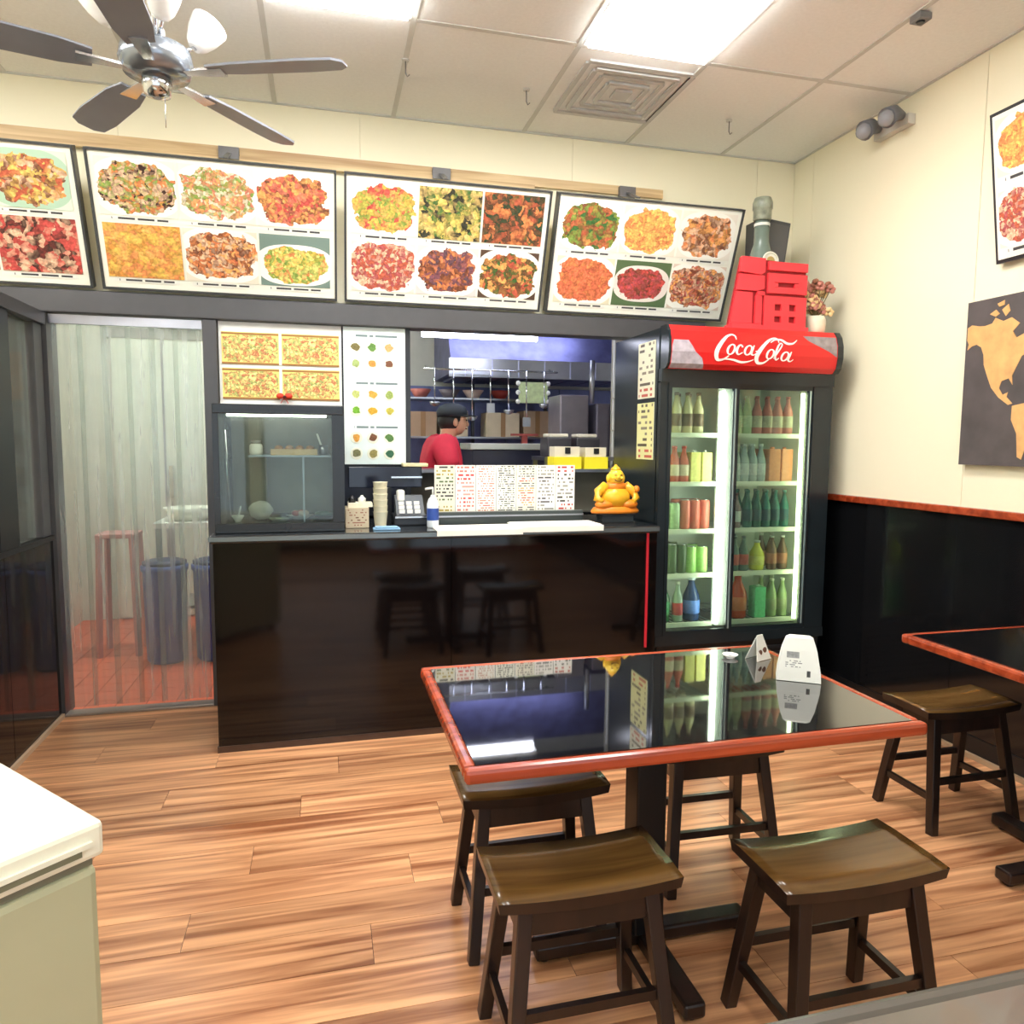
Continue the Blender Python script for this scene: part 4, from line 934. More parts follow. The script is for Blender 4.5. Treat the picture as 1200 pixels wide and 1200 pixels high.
#%%TABLES
# ------------------------------------------------------------------ dining tables
TT = plain('table_black', (15, 14, 17), .035, noise=.1, coat=1.0, ior=1.7)
def dining_table(label, x0, x1, y0, y1, z=.75, edge=REDWOOD, top=TT, name='dining_table'):
    t = thing(name, label, 'table', ((x0+x1)/2, (y0+y1)/2, 0))
    MB().box(x0+.028, x1-.028, y0+.028, y1-.028, z-.033, z).build('tabletop', top, t)
    for b in ((x0, x1, y0, y0+.03), (x0, x1, y1-.03, y1), (x0, x0+.03, y0+.03, y1-.03), (x1-.03, x1, y0+.03, y1-.03)):
        MB().box(b[0], b[1], b[2], b[3], z-.034, z+.001).build('edge_trim', edge, t, bevel=.010)
    cx, cy = (x0+x1)/2, (y0+y1)/2
    MB().box(cx-.045, cx+.045, cy-.045, cy+.045, .05, z-.045).build('column', BLACK, t, bevel=.006)
    MB().box(cx-.24, cx+.24, cy-.16, cy+.16, z-.045, z-.033).build('mounting_plate', BLACK, t)
    for b in ((cx-.33, cx+.33, cy-.03, cy+.03), (cx-.03, cx+.03, cy-.32, cy-.03), (cx-.03, cx+.03, cy+.03, cy+.32)):
        MB().box(*b, .012, .055).build('foot', STOOLDARK, t, bevel=.008)
    for dx, dy in ((.3, 0), (-.3, 0), (0, .29), (0, -.29)):
        MB().lathe((cx+dx, cy+dy, 0), [(.015, 0), (.018, .012)], 10).build('glide', BLACK, t)
    return t
dining_table('black gloss dining table with red wood edges in the middle, tent cards on it', .282, 1.478, 1.487, 2.245)
t2 = dining_table('black gloss table with a red wood edge against the right wall', 2.085, 2.885, 1.42, 2.255)
dining_table('table with ceiling reflection painted into its top, near right foreground, only its corner in frame', .50, 1.30, -.05, .738, z=.745, edge=plain('grey_edge', (84, 80, 74), .3), top=plain('ceiling_sheen_top', (104, 98, 90), .14, coat=.5))  # ceiling light mirrored in the black gloss is put into the grey top colour

# stools
def make_stool(label):
    t = thing('saddle_stool', label, 'stool', (0, 0, 0), 'saddle stools at the tables')
    m = MB(); nx, ny = 14, 4; a, b = .218, .118; top, bot = [], []
    def zt(u): return .457+.011*(abs(u)**2.2)
    for j in range(ny+1):
        for i in range(nx+1):
            u, v = -1+2*i/nx, -1+2*j/ny
            top.append(m.b.verts.new((u*a, v*b, zt(u)-.003*(abs(v) == 1))))
            bot.append(m.b.verts.new((u*(a-.004), v*(b-.004), zt(u)-.030-.004*(1-abs(u)))))
    id_ = lambda i, j: j*(nx+1)+i
    for j in range(ny):
        for i in range(nx):
            f = m.b.faces.new([top[id_(i, j)], top[id_(i+1, j)], top[id_(i+1, j+1)], top[id_(i, j+1)]]); f.smooth = True
            m.b.faces.new([bot[id_(i, j+1)], bot[id_(i+1, j+1)], bot[id_(i+1, j)], bot[id_(i, j)]])
    for i in range(nx):
        m.b.faces.new([top[id_(i+1, 0)], top[id_(i, 0)], bot[id_(i, 0)], bot[id_(i+1, 0)]]); m.b.faces.new([top[id_(i, ny)], top[id_(i+1, ny)], bot[id_(i+1, ny)], bot[id_(i, ny)]])
    for j in range(ny):
        m.b.faces.new([top[id_(0, j)], top[id_(0, j+1)], bot[id_(0, j+1)], bot[id_(0, j)]]); m.b.faces.new([top[id_(nx, j+1)], top[id_(nx, j)], bot[id_(nx, j)], bot[id_(nx, j+1)]])
    seat = m.build('seat', STOOLTOP, t); seat.data.materials.append(STOOLDARK)
    for p_ in seat.data.polygons:
        if p_.normal.z < .7: p_.material_index = 1  # seat sides and underside painted dark where front light is missing
    LT = lambda sx, sy, z: Vector((sx*(.150+.042*(1-z/.43)), sy*(.078+.062*(1-z/.43)), z))
    for sx in (-1, 1):
        for sy in (-1, 1):
            MB().bar(LT(sx, sy, .428), LT(sx, sy, 0), .036, .036, up=(0, 1, 0), w2=.032, h2=.032).build('leg', STOOLDARK, t, bevel=.003)
    for sy in (-1, 1):
        MB().box(-.145, .145, sy*.086-.008, sy*.086+.008, .365, .424).build('apron', STOOLDARK, t)
        MB().bar(LT(-1, sy, .19), LT(1, sy, .19), .016, .024).build('stretcher', STOOLDARK, t)
    for sx in (-1, 1):
        MB().box(sx*.158-.008, sx*.158+.008, -.078, .078, .365, .424).build('apron', STOOLDARK, t)
        MB().bar(LT(sx, -1, .13), LT(sx, 1, .13), .016, .024).build('stretcher', STOOLDARK, t)
    return t
st = [((.575, 2.035), 0, 'brown saddle stool under the far left corner of the middle table'),
      ((.565, 1.565), 0, 'dark brown saddle stool in front of the middle table, left one'),
      ((1.25, 2.17), -.03, 'brown saddle stool behind the middle table, in front of the fridge'),
      ((1.19, 1.45), 0, 'brown saddle stool in front of the middle table, right one'),
      ((2.375, 2.295), 0, 'light topped saddle stool at the table by the right wall')]
s0 = make_stool(st[0][2])
for i, ((x, y), r, lb) in enumerate(st):
    o = s0 if i == 0 else copy_tree(s0)
    o.location = (x, y, 0); o.rotation_euler = (0, 0, r); o['label'] = lb

# napkin / tent card on the table
t = thing('napkin_dispenser', 'white tapered tent card holder with printed logo on the middle table', 'dispenser', (1.37, 1.87, .751))
a = math.radians(-33)
mm = Matrix.Translation((1.372, 1.875, .7515)) @ Matrix.Rotation(a, 4, 'Z')
m = MB()
base = [(-.062, -.036), (.062, -.036), (.062, .036), (-.062, .036)]
lev = [(1.0, 1.0, 0), (.97, .90, .03), (.80, .55, .09), (.62, .28, .125), (.45, .12, .132)]
rings = [[m.b.verts.new(mm @ Vector((x*sx, y*sy, z))) for x, y in base] for sx, sy, z in lev]
for A, B in zip(rings, rings[1:]):
    for k in range(4): m.b.faces.new([A[k], A[(k+1) % 4], B[(k+1) % 4], B[k]])
m.b.faces.new(rings[0][::-1]); m.b.faces.new(rings[-1])
m.build('body', plain('card_white', (236, 238, 230), .5, noise=.03), t)
def onface(u0_, u1_, w0, w1, mat, name):
    # on the long front face (-y side), between heights w0..w1
    def P(u, w): 
        s = 1.0 if w < .03 else 1-(w-.03)/.06*.45
        yy = -.036*(1.0-(.10*w/.03) if w < .03 else .90-(w-.03)/.06*.35)-.0012
        return mm @ Vector((u, yy, w))
    m = MB(); m.quad([P(u0_, w0), P(u1_, w0), P(u1_, w1), P(u0_, w1)]); m.build(name, mat, t, recalc=False)
onface(-.035, .0, .068, .086, plain('logo_grey', (150, 152, 150), .5, noise=.3, scale=120), 'logo_print')
onface(-.042, .012, .04, .062, print_mat('card_lines', (236, 238, 230), [(120, 122, 120)], 4, 14, .6), 'text_print')
onface(.022, .032, .016, .034, plain('logo_dark', (60, 62, 60), .5), 'mark_print')
t = thing('table_card', 'small white folded card with brown pictures left of the tent card holder', 'card', (1.372, 2.085, .751))
mm2 = Matrix.Translation((1.372, 2.085, .7515)) @ Matrix.Rotation(.35, 4, 'Z')
m = MB()
for s in (-1, 1):
    pts = [(-.036, s*.024, 0), (.036, s*.024, 0), (.018, 0, .078), (-.012, 0, .078)]
    q = [m.b.verts.new(mm2 @ Vector(p)) for p in pts]; q2 = [m.b.verts.new(mm2 @ Vector((p[0], p[1]-s*.0015, p[2]))) for p in pts]
    m.b.faces.new(q); m.b.faces.new(q2[::-1])
    for k in range(4): m.b.faces.new([q[k], q2[k], q2[(k+1) % 4], q[(k+1) % 4]])
m.build('card', plain('card_white', (236, 238, 230), .5, noise=.03), t)
for sx in (-.012, .010): MB().ball(mm2 @ Vector((sx, -.0168, .028+sx*.3)), .0075, .0015, .010, 8).build('picture', plain('picture_brown', (110, 76, 60), .6), t)
t = thing('sauce_dish', 'tiny white sauce dish beside the small folded card', 'dish', (1.29, 2.12, .751))
MB().lathe((1.29, 2.12, .7512), [(.014, 0), (.026, .010), (.024, .010), (.012, .003)], 18, cap=False).build('dish', WHITE, t)

# ------------------------------------------------------------------ chest freezer, lower left
P0 = Vector((-.33, 1.18, 0)); aA = math.atan2(.75, -.66)
Mf = Matrix.Translation(P0) @ Matrix.Rotation(aA, 4, 'Z')      # local x runs along A, local y along B
t = thing('chest_freezer', 'white chest freezer at the lower left, lid closed', 'freezer', tuple(P0))
FW = plain('freezer_shaded', (180, 182, 150), .32, noise=.03); FWT = plain('freezer_lid', (238, 238, 218), .35, noise=.02)  # body front faces away from the light; that shade is in its colour
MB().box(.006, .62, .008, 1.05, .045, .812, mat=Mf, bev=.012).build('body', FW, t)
MB().box(.0, .625, .0, 1.06, .825, .88, mat=Mf, bev=.008).build('lid', FWT, t)
MB().box(.012, .61, .014, 1.04, .812, .825, mat=Mf).build('gasket', plain('gasket', (120, 122, 104), .6), t)
m = MB(); m.box(-.004, .002, .035, .38, .838, .848, mat=Mf); m.build('lid_handle', plain('groove', (118, 120, 96), .5), t)
MB().box(-.006, .004, .02, .39, .848, .856, mat=Mf).build('handle_lip', FWT, t)
for x, y in ((.06, .06), (.56, .06), (.06, .98), (.56, .98)): 
    m = MB(); c = Mf @ Vector((x, y, 0)); m.lathe((c.x, c.y, 0), [(.02, 0), (.02, .045)], 10); m.build('foot', BLACK, t)

# ------------------------------------------------------------------ ceiling fan
fx, fy, fz = -.555, 2.99, 2.76
t = thing('ceiling_fan', 'grey five blade ceiling fan with white glass lamps', 'ceiling fan', (fx, fy, H))
FG = plain('fan_grey', (118, 122, 130), .3, metal=.3)
MB().lathe((fx, fy, H-.06), [(.02, 0), (.06, .02), (.07, .058)], 20).build('canopy', FG, t)
MB().tube([(fx, fy, H-.05), (fx, fy, fz+.10)], .013, 10).build('downrod', CHROME, t)
MB().lathe((fx, fy, fz), [(.05, -.02), (.11, -.01), (.125, .03), (.115, .075), (.05, .10), (.02, .11)], 24).build('motor_housing', plain('fan_motor', (150, 158, 168), .2, metal=.7), t)
MB().lathe((fx, fy, fz-.09), [(.015, 0), (.045, .01), (.05, .04), (.05, .07)], 20).build('switch_housing', CHROME, t)
BLADE = plain('fan_blade', (128, 132, 142), .45, noise=.08)
for k in range(5):
    an = math.radians(52+72*k)
    Mb = Matrix.Translation((fx, fy, fz)) @ Matrix.Rotation(an, 4, 'Z') @ Matrix.Rotation(.2, 4, 'X')
    m = MB(); out = [(.20, -.045), (.30, -.062), (.55, -.07), (.66, -.062), (.69, -.03), (.69, .03), (.66, .062), (.55, .07), (.30, .062), (.20, .045)]
    A = [m.b.verts.new(Mb @ Vector((x, y, .004))) for x, y in out]; B = [m.b.verts.new(Mb @ Vector((x, y, -.004))) for x, y in out]
    m.b.faces.new(A); m.b.faces.new(B[::-1])
    for q in range(len(out)): m.b.faces.new([A[q], B[q], B[(q+1) % len(out)], A[(q+1) % len(out)]])
    bl = m.build('blade', BLADE, t)
    m = MB(); m.bar(Mb @ Vector((.09, 0, -.006)), Mb @ Vector((.25, 0, -.009)), .03, .008, w2=.06); m.build('blade_iron', CHROME, bl)
for k in range(4):
    an = math.radians(20+90*k)
    d = Vector((math.cos(an), math.sin(an), 0)); c = Vector((fx, fy, fz+.10))
    m = MB().tube([c+d*.03, c+d*.10, c+d*.135+Vector((0, 0, .02))], .008, 8).build('lamp_arm', CHROME, t)
    ax = (d*.5+Vector((0, 0, .86))).normalized(); p0 = c+d*.13+Vector((0, 0, .018))
    MB().tube([p0, p0+ax*.02, p0+ax*.06, p0+ax*.11], [.022, .04, .056, .066], 16).build('lamp_shade', plain('shade_white', (244, 244, 238), .3), m)
MB().tube([(fx+.03, fy-.03, fz-.09), (fx+.03, fy-.03, fz-.20)], .0018, 5).build('pull_chain', CHROME, t)

# ------------------------------------------------------------------ small ceiling and wall fittings
t = thing('emergency_light', 'grey twin head lamp fitting high on the right wall', 'wall lamp', (XR-.05, 3.38, 3.10))
MB().box(XR-.05, XR-.007, 3.26, 3.50, 3.07, 3.12).build('base', plain('fitting_white', (206, 206, 198), .5), t)
for y in (3.46, 3.30):
    h_ = MB().tube([(XR-.05, y, 3.12), (XR-.11, y-.01, 3.12), (XR-.16, y-.02, 3.09)], [.02, .04, .05], 14).build('lamp_head', plain('fitting_grey', (112, 114, 120), .4), t)
    MB().ball((XR-.163, y-.02, 3.088), .038, .044, .04, 10).build('lens', plain('lens_grey', (150, 152, 158), .2), h_)
for (x, y, lb) in ((1.02, 3.75, 'white ceiling hook left of the air vent'), (.40, 3.62, 'white ceiling hook above the third menu board'), (2.19, 3.80, 'thin grey ceiling hook above the drinks fridge')):
    t = thing('ceiling_hook', lb, 'hook', (x, y, H))
    MB().lathe((x, y, H-.008), [(.016, 0), (.018, .0075)], 12).build('plate', GRID, t)
    MB().tube([(x, y, H-.006), (x, y, H-.06), (x+.008, y, H-.075), (x+.018, y, H-.065)], .003, 6).build('wire', GALV, t)
t = thing('smoke_sensor', 'small grey square sensor on the ceiling near the right wall', 'sensor', (2.42, 2.70, H))
MB().box(2.39, 2.45, 2.67, 2.73, H-.030, H-.002, bev=.004).build('body', plain('sensor_grey', (120, 120, 122), .5), t)
MB().lathe((2.42, 2.70, H-.036), [(.014, 0), (.018, .006)], 12).build('lens', BLACK, t)
#%%KITCHEN
# ------------------------------------------------------------------ kitchen seen through the serving window
KT = glow('kitchen_tube', (232, 236, 255), TUBE_E)
t = thing('tube_light', 'long bright fluorescent tube above the serving window opening', 'lamp', (.92, 4.55, 2.16))
MB().box(.60, 1.40, 4.72, 4.80, 2.17, 2.20).build('housing', WHITE, t)
for x in (.66, 1.26): MB().tube([(x, 4.76, 2.20), (x, 4.76, 3.0)], .004, 6).build('suspension_rod', GALV, t)
MB().tube([(.62, 4.76, 2.145), (1.38, 4.76, 2.145)], .026, 12).build('tube', KT, t)
t = thing('ceiling_light', 'pale fluorescent ceiling fitting deep in the kitchen', 'ceiling light', (1.6, 5.0, 3.0))
box('housing', WHITE, t, 1.0, 2.2, 5.3, 5.5, 2.96, 3.0); box('diffuser', glow('door_fill_glow2', (220, 225, 255), 12), t, 1.02, 2.18, 5.32, 5.48, 2.95, 2.96)
# hood
HOOD = plain('hood_steel', (104, 106, 150), .35, metal=.75, noise=.3, scale=9)
t = thing('range_hood', 'large bluish steel extractor hood over the cooking range', 'hood', (1.6, 6.0, 1.95))
MB().prism([(5.60, 1.98), (5.60, 2.06), (5.95, 2.62), (6.48, 2.62), (6.48, 1.98)], .95, 2.75, 'YZ').build('canopy', HOOD, t)
MB().box(.93, 2.77, 5.575, 5.60, 1.95, 2.09).build('front_lip', STEEL, t)
for k in range(9): MB().box(1.0+k*.19, 1.17+k*.19, 5.61, 6.3, 1.955, 1.975).build('filter', plain('filter_dark', (96, 98, 130), .35, metal=.8), t)
for k in range(8): MB().box(1.05+k*.21, 1.058+k*.21, 5.570, 5.5745, 1.955, 2.085).build('rib', plain('rib_pale', (196, 200, 230), .3, metal=.6), t)
# backsplash with bluish steel
t = thing('wall_cladding', 'bluish stainless cladding on the kitchen wall behind the range', 'cladding', (1.5, 6.48, .9))
for k in range(5): MB().box(.6+k*.50, 1.095+k*.50, 6.475, 6.498, .9, 1.94).build('steel_panel', plain('clad', (112, 118, 160), .42, metal=.5, noise=.25), t)
# hanging utensils rail
t = thing('utensil_rail', 'steel rail under the hood front with hooks', 'rail', (1.2, 5.5, 1.92))
MB().tube([(.72, 5.45, 1.99), (1.75, 5.45, 1.99)], .007, 8).build('rail', CHROME, t)
for x in (.75, 1.72): MB().tube([(x, 5.45, 1.99), (x, 5.58, 2.02)], .006, 6).build('bracket', CHROME, t)
random.seed(5)
ul = ['steel ladle hanging from the rail, far left', 'long steel skimmer hanging second from left on the rail', 'flat steel turner hanging third from left on the rail', 'steel whisk hanging fourth from left on the rail', 'steel ladle hanging fifth from left on the rail', 'narrow steel spoon hanging sixth from left on the rail', 'steel spatula hanging last on the right of the rail']
for k in range(7):
    x = .80+k*.14; l = .24+.05*(k % 3)
    t = thing('ladle' if k % 2 == 0 else 'spatula', ul[k], 'utensil', (x, 5.43, 1.985-l), 'utensils hanging on the kitchen rail')
    MB().tube([(x, 5.446, 1.993), (x, 5.43, 1.985-l)], .005, 6).build('handle', CHROME, t)
    if k % 2 == 0: MB().lathe((x, 5.43, 1.985-l-.03), [(.012, 0), (.034, .012), (.042, .034), (.038, .034), (.01, .006)], 14, cap=False).build('bowl', STEEL, t)
    else: MB().box(x-.03, x+.03, 5.426, 5.434, 1.985-l-.07, 1.985-l).build('blade', STEEL, t)
# shelf with boxes
t = thing('wall_shelf', 'steel wall shelf holding boxes at the back of the kitchen', 'shelf', (1.1, 6.1, 1.5))
MB().box(.62, 1.95, 5.98, 6.35, 1.485, 1.50).build('board', STEEL, t)
MB().box(.62, 1.95, 5.98, 6.35, 1.80, 1.815).build('board', STEEL, t)
for x in (.64, 1.26, 1.92): MB().box(x-.012, x+.012, 6.30, 6.34, 0, 2.0).build('upright', plain('upright_dark', (50, 52, 60), .4), t)
CB = plain('cardboard', (196, 166, 140), .8, noise=.1); CB2 = plain('cardboard_pale', (222, 204, 176), .8, noise=.1)
bx = [(.68, .90, 'brown cardboard box at the left end of the kitchen shelf', CB, .20), (.93, 1.16, 'pale cardboard box second from left on the kitchen shelf', CB2, .21), (1.32, 1.60, 'wide pale cardboard box in the middle of the kitchen shelf', CB2, .20), (1.64, 1.88, 'brown cardboard box at the right end of the kitchen shelf', CB, .22)]
for a, b, lb, mt, hh in bx:
    t = thing('cardboard_box', lb, 'box', ((a+b)/2, 6.12, 1.5), 'cardboard boxes on the kitchen shelf')
    MB().box(a, b, 6.02, 6.26, 1.5002, 1.5002+hh).build('body', mt, t)
    MB().box((a+b)/2-.02, (a+b)/2+.02, 6.017, 6.02, 1.5002, 1.5+hh).build('tape', plain('tape', (170, 130, 90), .3), t)
for i, (x, c, lb) in enumerate(((.78, (206, 120, 110), 'pink bowl on the upper kitchen shelf'), (1.02, (120, 110, 120), 'grey bowl on the upper kitchen shelf'), (1.22, (226, 200, 190), 'cream bowl on the upper kitchen shelf'), (1.45, (190, 70, 60), 'red bowl on the upper kitchen shelf'))):
    t = thing('bowl', lb, 'bowl', (x, 6.1, 1.8152)); MB().lathe((x, 6.1, 1.8152), [(.03, 0), (.05, .01), (.09, .07), (.085, .07), (.045, .014)], 18, cap=False).build('bowl', plain('bowl_%d' % i, c, .4), t)
t = thing('fan_sign', 'pale green and yellow label card on the hood edge', 'label', (1.60, 5.56, 1.80))
MB().box(1.47, 1.70, 5.545, 5.56, 1.76, 1.92).build('card', plain('card_green', (200, 216, 160), .5, noise=.2, scale=30), t)
for x in (1.465, 1.705):
    for z in (1.77, 1.84, 1.91): MB().ball((x, 5.55, z), .02, .01, .02, 8).build('corner_clip', WHITE, t)
# prep unit
t = thing('prep_unit', 'dark tall prep unit with a steel rim behind the serving window', 'kitchen unit', (1.33, 5.4, 0))
MB().box(1.04, 1.63, 5.22, 5.60, .08, 1.40, bev=.006).build('body', plain('unit_dark', (42, 44, 62), .3, noise=.2), t)
MB().box(1.02, 1.645, 5.20, 5.62, 1.40, 1.447, bev=.006).build('steel_rim', plain('rim_pale', (206, 210, 200), .3, metal=.4), t)
for x in (1.07, 1.60):
    for y in (5.25, 5.57): MB().tube([(x, y, 0), (x, y, .08)], .018, 8).build('foot', BLACK, t)
t = thing('red_tray_stand', 'small red stand on top of the dark prep unit', 'stand', (1.47, 5.4, 1.447))
MB().box(1.38, 1.57, 5.35, 5.45, 1.505, 1.52).build('top', plain('stand_red', (170, 76, 70), .5), t)
MB().box(1.455, 1.495, 5.38, 5.42, 1.4475, 1.505).build('stem', plain('stand_red', (170, 76, 70), .5), t)
# back ledge behind the menu sheets
t = thing('pass_ledge', 'grey steel ledge behind the menu sheets in the serving window', 'shelf', (1.2, 4.5, 0))
MB().box(.50, 1.85, 4.38, 4.62, 1.27, 1.29).build('board', STEEL, t)
MB().box(.50, 1.85, 4.60, 4.62, 0, 1.27).build('panel', plain('ledge_grey', (120, 118, 106), .5), t)
for i, (a, b, c, lb) in enumerate(((1.40, 1.585, 1.43, 'left yellow and white box on the serving window ledge'), (1.605, 1.765, 1.425, 'right yellow and white box on the serving window ledge'))):
    t = thing('yellow_box', lb, 'box', ((a+b)/2, 4.47, 1.29))
    MB().box(a, b, 4.42, 4.55, 1.2902, 1.365).build('yellow_part', plain('box_yellow', (238, 222, 40), .5), t)
    MB().box(a+.01, b-.01, 4.43, 4.545, 1.3652, c).build('white_part', plain('box_pale', (226, 216, 190), .5), t)
    MB().box((a+b)/2-.015, (a+b)/2+.02, 4.424, 4.4298, 1.385, c-.005).build('dark_mark', BLACK, t)
for i, (x, lb) in enumerate(((1.535, 'left dark square pot with a pale lid behind the yellow boxes'), (1.74, 'right dark square pot with a pale lid behind the yellow boxes'))):
    t = thing('square_pot', lb, 'pot', (x, 4.80, 1.36))
    MB().box(x-.085, x+.085, 4.72, 4.90, 1.36, 1.49, bev=.01).build('pot', plain('pot_dark', (52, 50, 56), .35), t)
    MB().box(x-.07, x+.07, 4.74, 4.88, 1.4905, 1.515, bev=.008).build('lid', plain('lid_pale', (214, 208, 190), .5), t)
t = thing('steel_bench', 'steel bench carrying the dark pots behind the pass ledge', 'bench', (1.7, 4.85, 0))
MB().box(1.42, 1.95, 4.68, 5.0, 1.335, 1.36).build('top', STEEL, t)
for x in (1.44, 1.93):
    for y in (4.70, 4.98): MB().bar((x, y, 0), (x, y, 1.335), .03).build('leg', STEEL, t)
t = thing('cook_machine', 'tall grey steel machine column behind the dark pots', 'machine', (1.85, 5.2, 1.36))
MB().box(1.66, 1.88, 5.10, 5.40, 0, 1.80, bev=.01).build('body', plain('machine_grey', (136, 130, 140), .35, metal=.5, noise=.15), t)
MB().box(1.92, 2.10, 5.05, 5.35, 0, 1.74, bev=.01).build('side_body', plain('machine_grey2', (110, 106, 120), .35, metal=.5, noise=.15), t)
MB().tube([(1.90, 5.1, 1.74), (1.90, 5.1, 2.05)], .02, 10).build('pipe', STEEL, t)
# right side of the window: white roll and tubes, cream bag
t = thing('side_rack', 'pale wire side rack with white rolls at the right of the window', 'rack', (2.1, 4.95, 0))
for x in (2.03, 2.25): 
    for y in (4.75, 5.0): MB().tube([(x, y, 0), (x, y, 2.3)], .009, 8).build('upright', WHITE, t)
for z in (1.30, 1.55, 1.78): MB().box(2.02, 2.26, 4.74, 5.01, z-.008, z).build('shelf', plain('rack_pale', (214, 208, 190), .5), t)
MB().box(2.02, 2.27, 5.02, 5.03, 1.2, 2.4).build('back_panel', plain('rack_back', (206, 202, 190), .6), t)
wl = ['white paper roll lying on the middle shelf of the side rack', 'white paper roll lying on the upper shelf of the side rack', 'stack of white bowls near the top of the side rack']
for k, (z, r_) in enumerate(((1.5505, .045), (1.7805, .045))):
    o = simple('paper_roll', wl[k], 'paper roll', MB().lathe((2.13, 4.78, z+r_), [(r_*.3, 0), (r_, 0), (r_, .2), (r_*.3, .2)], 18, 'Y', cap=False), WHITE)
t = thing('bag_of_noodles', 'cream plastic bag on the lowest shelf of the side rack', 'bag', (2.12, 4.80, 1.30))
m = MB(); m.ball((2.12, 4.82, 1.385), .085, .06, .085, 14); m.build('bag', plain('bag_cream', (236, 226, 170), .5, noise=.08), t)
MB().box(2.06, 2.18, 4.742, 4.758, 1.34, 1.43).build('label', plain('bag_label', (232, 170, 140), .5, noise=.2), t)
t = thing('hanging_plates', 'round white plates hung near the top right of the serving window', 'plates', (2.02, 4.70, 1.98))
for k in range(3): MB().lathe((1.99, 4.60+k*.02, 2.0-.03*k), [(.02, 0), (.06, -.004), (.065, -.008)], 18, 'Y').build('plate', WHITE, t)
MB().tube([(1.99, 4.59, 2.06), (1.99, 4.63, 3.0)], .003, 6).build('cord', WHITE, t)

# ------------------------------------------------------------------ cook in red shirt
SKIN = plain('skin', (206, 156, 128), .5); SHIRT = plain('red_shirt', (190, 34, 60), .75, noise=.1, scale=20); PANTS = plain('dark_trousers', (40, 42, 52), .8); HAIR = plain('hair', (30, 26, 26), .6)
px, py = .80, 4.95
t = thing('person', 'person in a red shirt and black cap working at the counter, back turned', 'person', (px, py, 0))
def skin(name, mat, pts, edges, radii, root=0, lv=2):
    me = bpy.data.meshes.new(name); me.from_pydata([tuple(Vector(p)-Vector((px, py, 0))) for p in pts], edges, [])
    o = bpy.data.objects.new(name, me); col.objects.link(o); o.parent = t; ORG[o.name] = Vector((px, py, 0))
    sk = o.modifiers.new('skin', 'SKIN'); sk.use_smooth_shade = True; sk.use_x_symmetry = False
    sv = me.skin_vertices[0].data
    for i, r in enumerate(radii): sv[i].radius = r if isinstance(r, tuple) else (r, r)
    sv[root].use_root = True
    sb = o.modifiers.new('sub', 'SUBSURF'); sb.levels = lv; sb.render_levels = lv
    me.materials.append(mat); return o
# facing +x and away from the serving window; left shoulder far, right shoulder near
sh_n, sh_f = (px-.04, py-.18, 1.435), (px-.04, py+.18, 1.435)
body = skin('body', SKIN, [(px-.02, py, 1.36), (px+.01, py, 1.47), (px+.03, py, 1.53), (px+.045, py, 1.60), (px+.05, py, 1.66),
     sh_n, (px+.02, py-.23, 1.17), (px+.20, py-.15, 1.20), (px+.27, py-.12, 1.21),
     sh_f, (px+.02, py+.23, 1.17), (px+.20, py+.14, 1.20), (px+.27, py+.11, 1.21)],
     [(0, 1), (1, 2), (2, 3), (3, 4), (0, 5), (5, 6), (6, 7), (7, 8), (0, 9), (9, 10), (10, 11), (11, 12)],
     [.07, .052, .062, .092, .07, .055, .042, .032, .028, .055, .042, .032, .028])
for s, base_ in ((-1, Vector((px+.29, py-.12, 1.21))), (1, Vector((px+.29, py+.11, 1.21)))):
    for k in range(4):
        yb = -.027+.018*k; ln = (.062, .072, .068, .052)[k]
        skin('finger', SKIN, [base_+Vector((0, yb, 0)), base_+Vector((ln*.5, yb*1.1, .002)), base_+Vector((ln*.85, yb*1.1, -.016)), base_+Vector((ln*.95, yb*1.1, -.032))], [(0, 1), (1, 2), (2, 3)], [.010, .009, .008, .007], lv=1)
    skin('thumb', SKIN, [base_+Vector((-.02, -s*.03, 0)), base_+Vector((.01, -s*.052, -.005)), base_+Vector((.035, -s*.050, -.016))], [(0, 1), (1, 2)], [.012, .010, .008], lv=1)
skin('shirt', SHIRT, [(px-.03, py, .92), (px-.04, py, 1.10), (px-.035, py, 1.28), (px-.01, py, 1.45), sh_n, (px+.0, py-.22, 1.27), sh_f, (px+.0, py+.22, 1.25)],
     [(0, 1), (1, 2), (2, 3), (2, 4), (4, 5), (2, 6), (6, 7)], [(.14, .18), (.145, .18), (.155, .20), (.085, .09), .095, .075, .095, .075])
skin('trousers', PANTS, [(px-.02, py, .96), (px-.02, py-.09, .84), (px, py-.10, .48), (px-.02, py-.10, .10), (px-.02, py+.09, .84), (px, py+.10, .48), (px-.02, py+.10, .10)],
     [(0, 1), (1, 2), (2, 3), (0, 4), (4, 5), (5, 6)], [(.12, .15), .10, .07, .055, .10, .07, .055])
for s in (-1, 1): MB().ball((px+.03, py+s*.10, .045), .13, .05, .045, 12).build('shoe', BLACK, t)
hr = MB(); hr.ball((px+.035, py, 1.60), .092, .088, .085, 16); hr.build('hair', HAIR, t)
fc_ = MB(); fc_.ball((px+.075, py, 1.585), .072, .074, .085, 16); fa = fc_.build('face', SKIN, t)
MB().ball((px+.148, py, 1.575), .014, .012, .018, 8).build('nose', SKIN, fa)
for s in (-1, 1):
    MB().ball((px+.137, py+s*.030, 1.60), .008, .012, .007, 8).build('eye', BLACK, fa)
    MB().ball((px+.055, py+s*.082, 1.585), .018, .010, .028, 8).build('ear', SKIN, fa)
MB().ball((px+.143, py, 1.545), .006, .022, .006, 8).build('mouth', plain('lips', (160, 90, 80), .5), fa)
m = MB(); m.lathe((px+.045, py, 1.625), [(.104, 0), (.106, .03), (.09, .065), (.05, .085), (.01, .09)], 20); m.build('cap', plain('cap_dark', (38, 46, 54), .7), t)
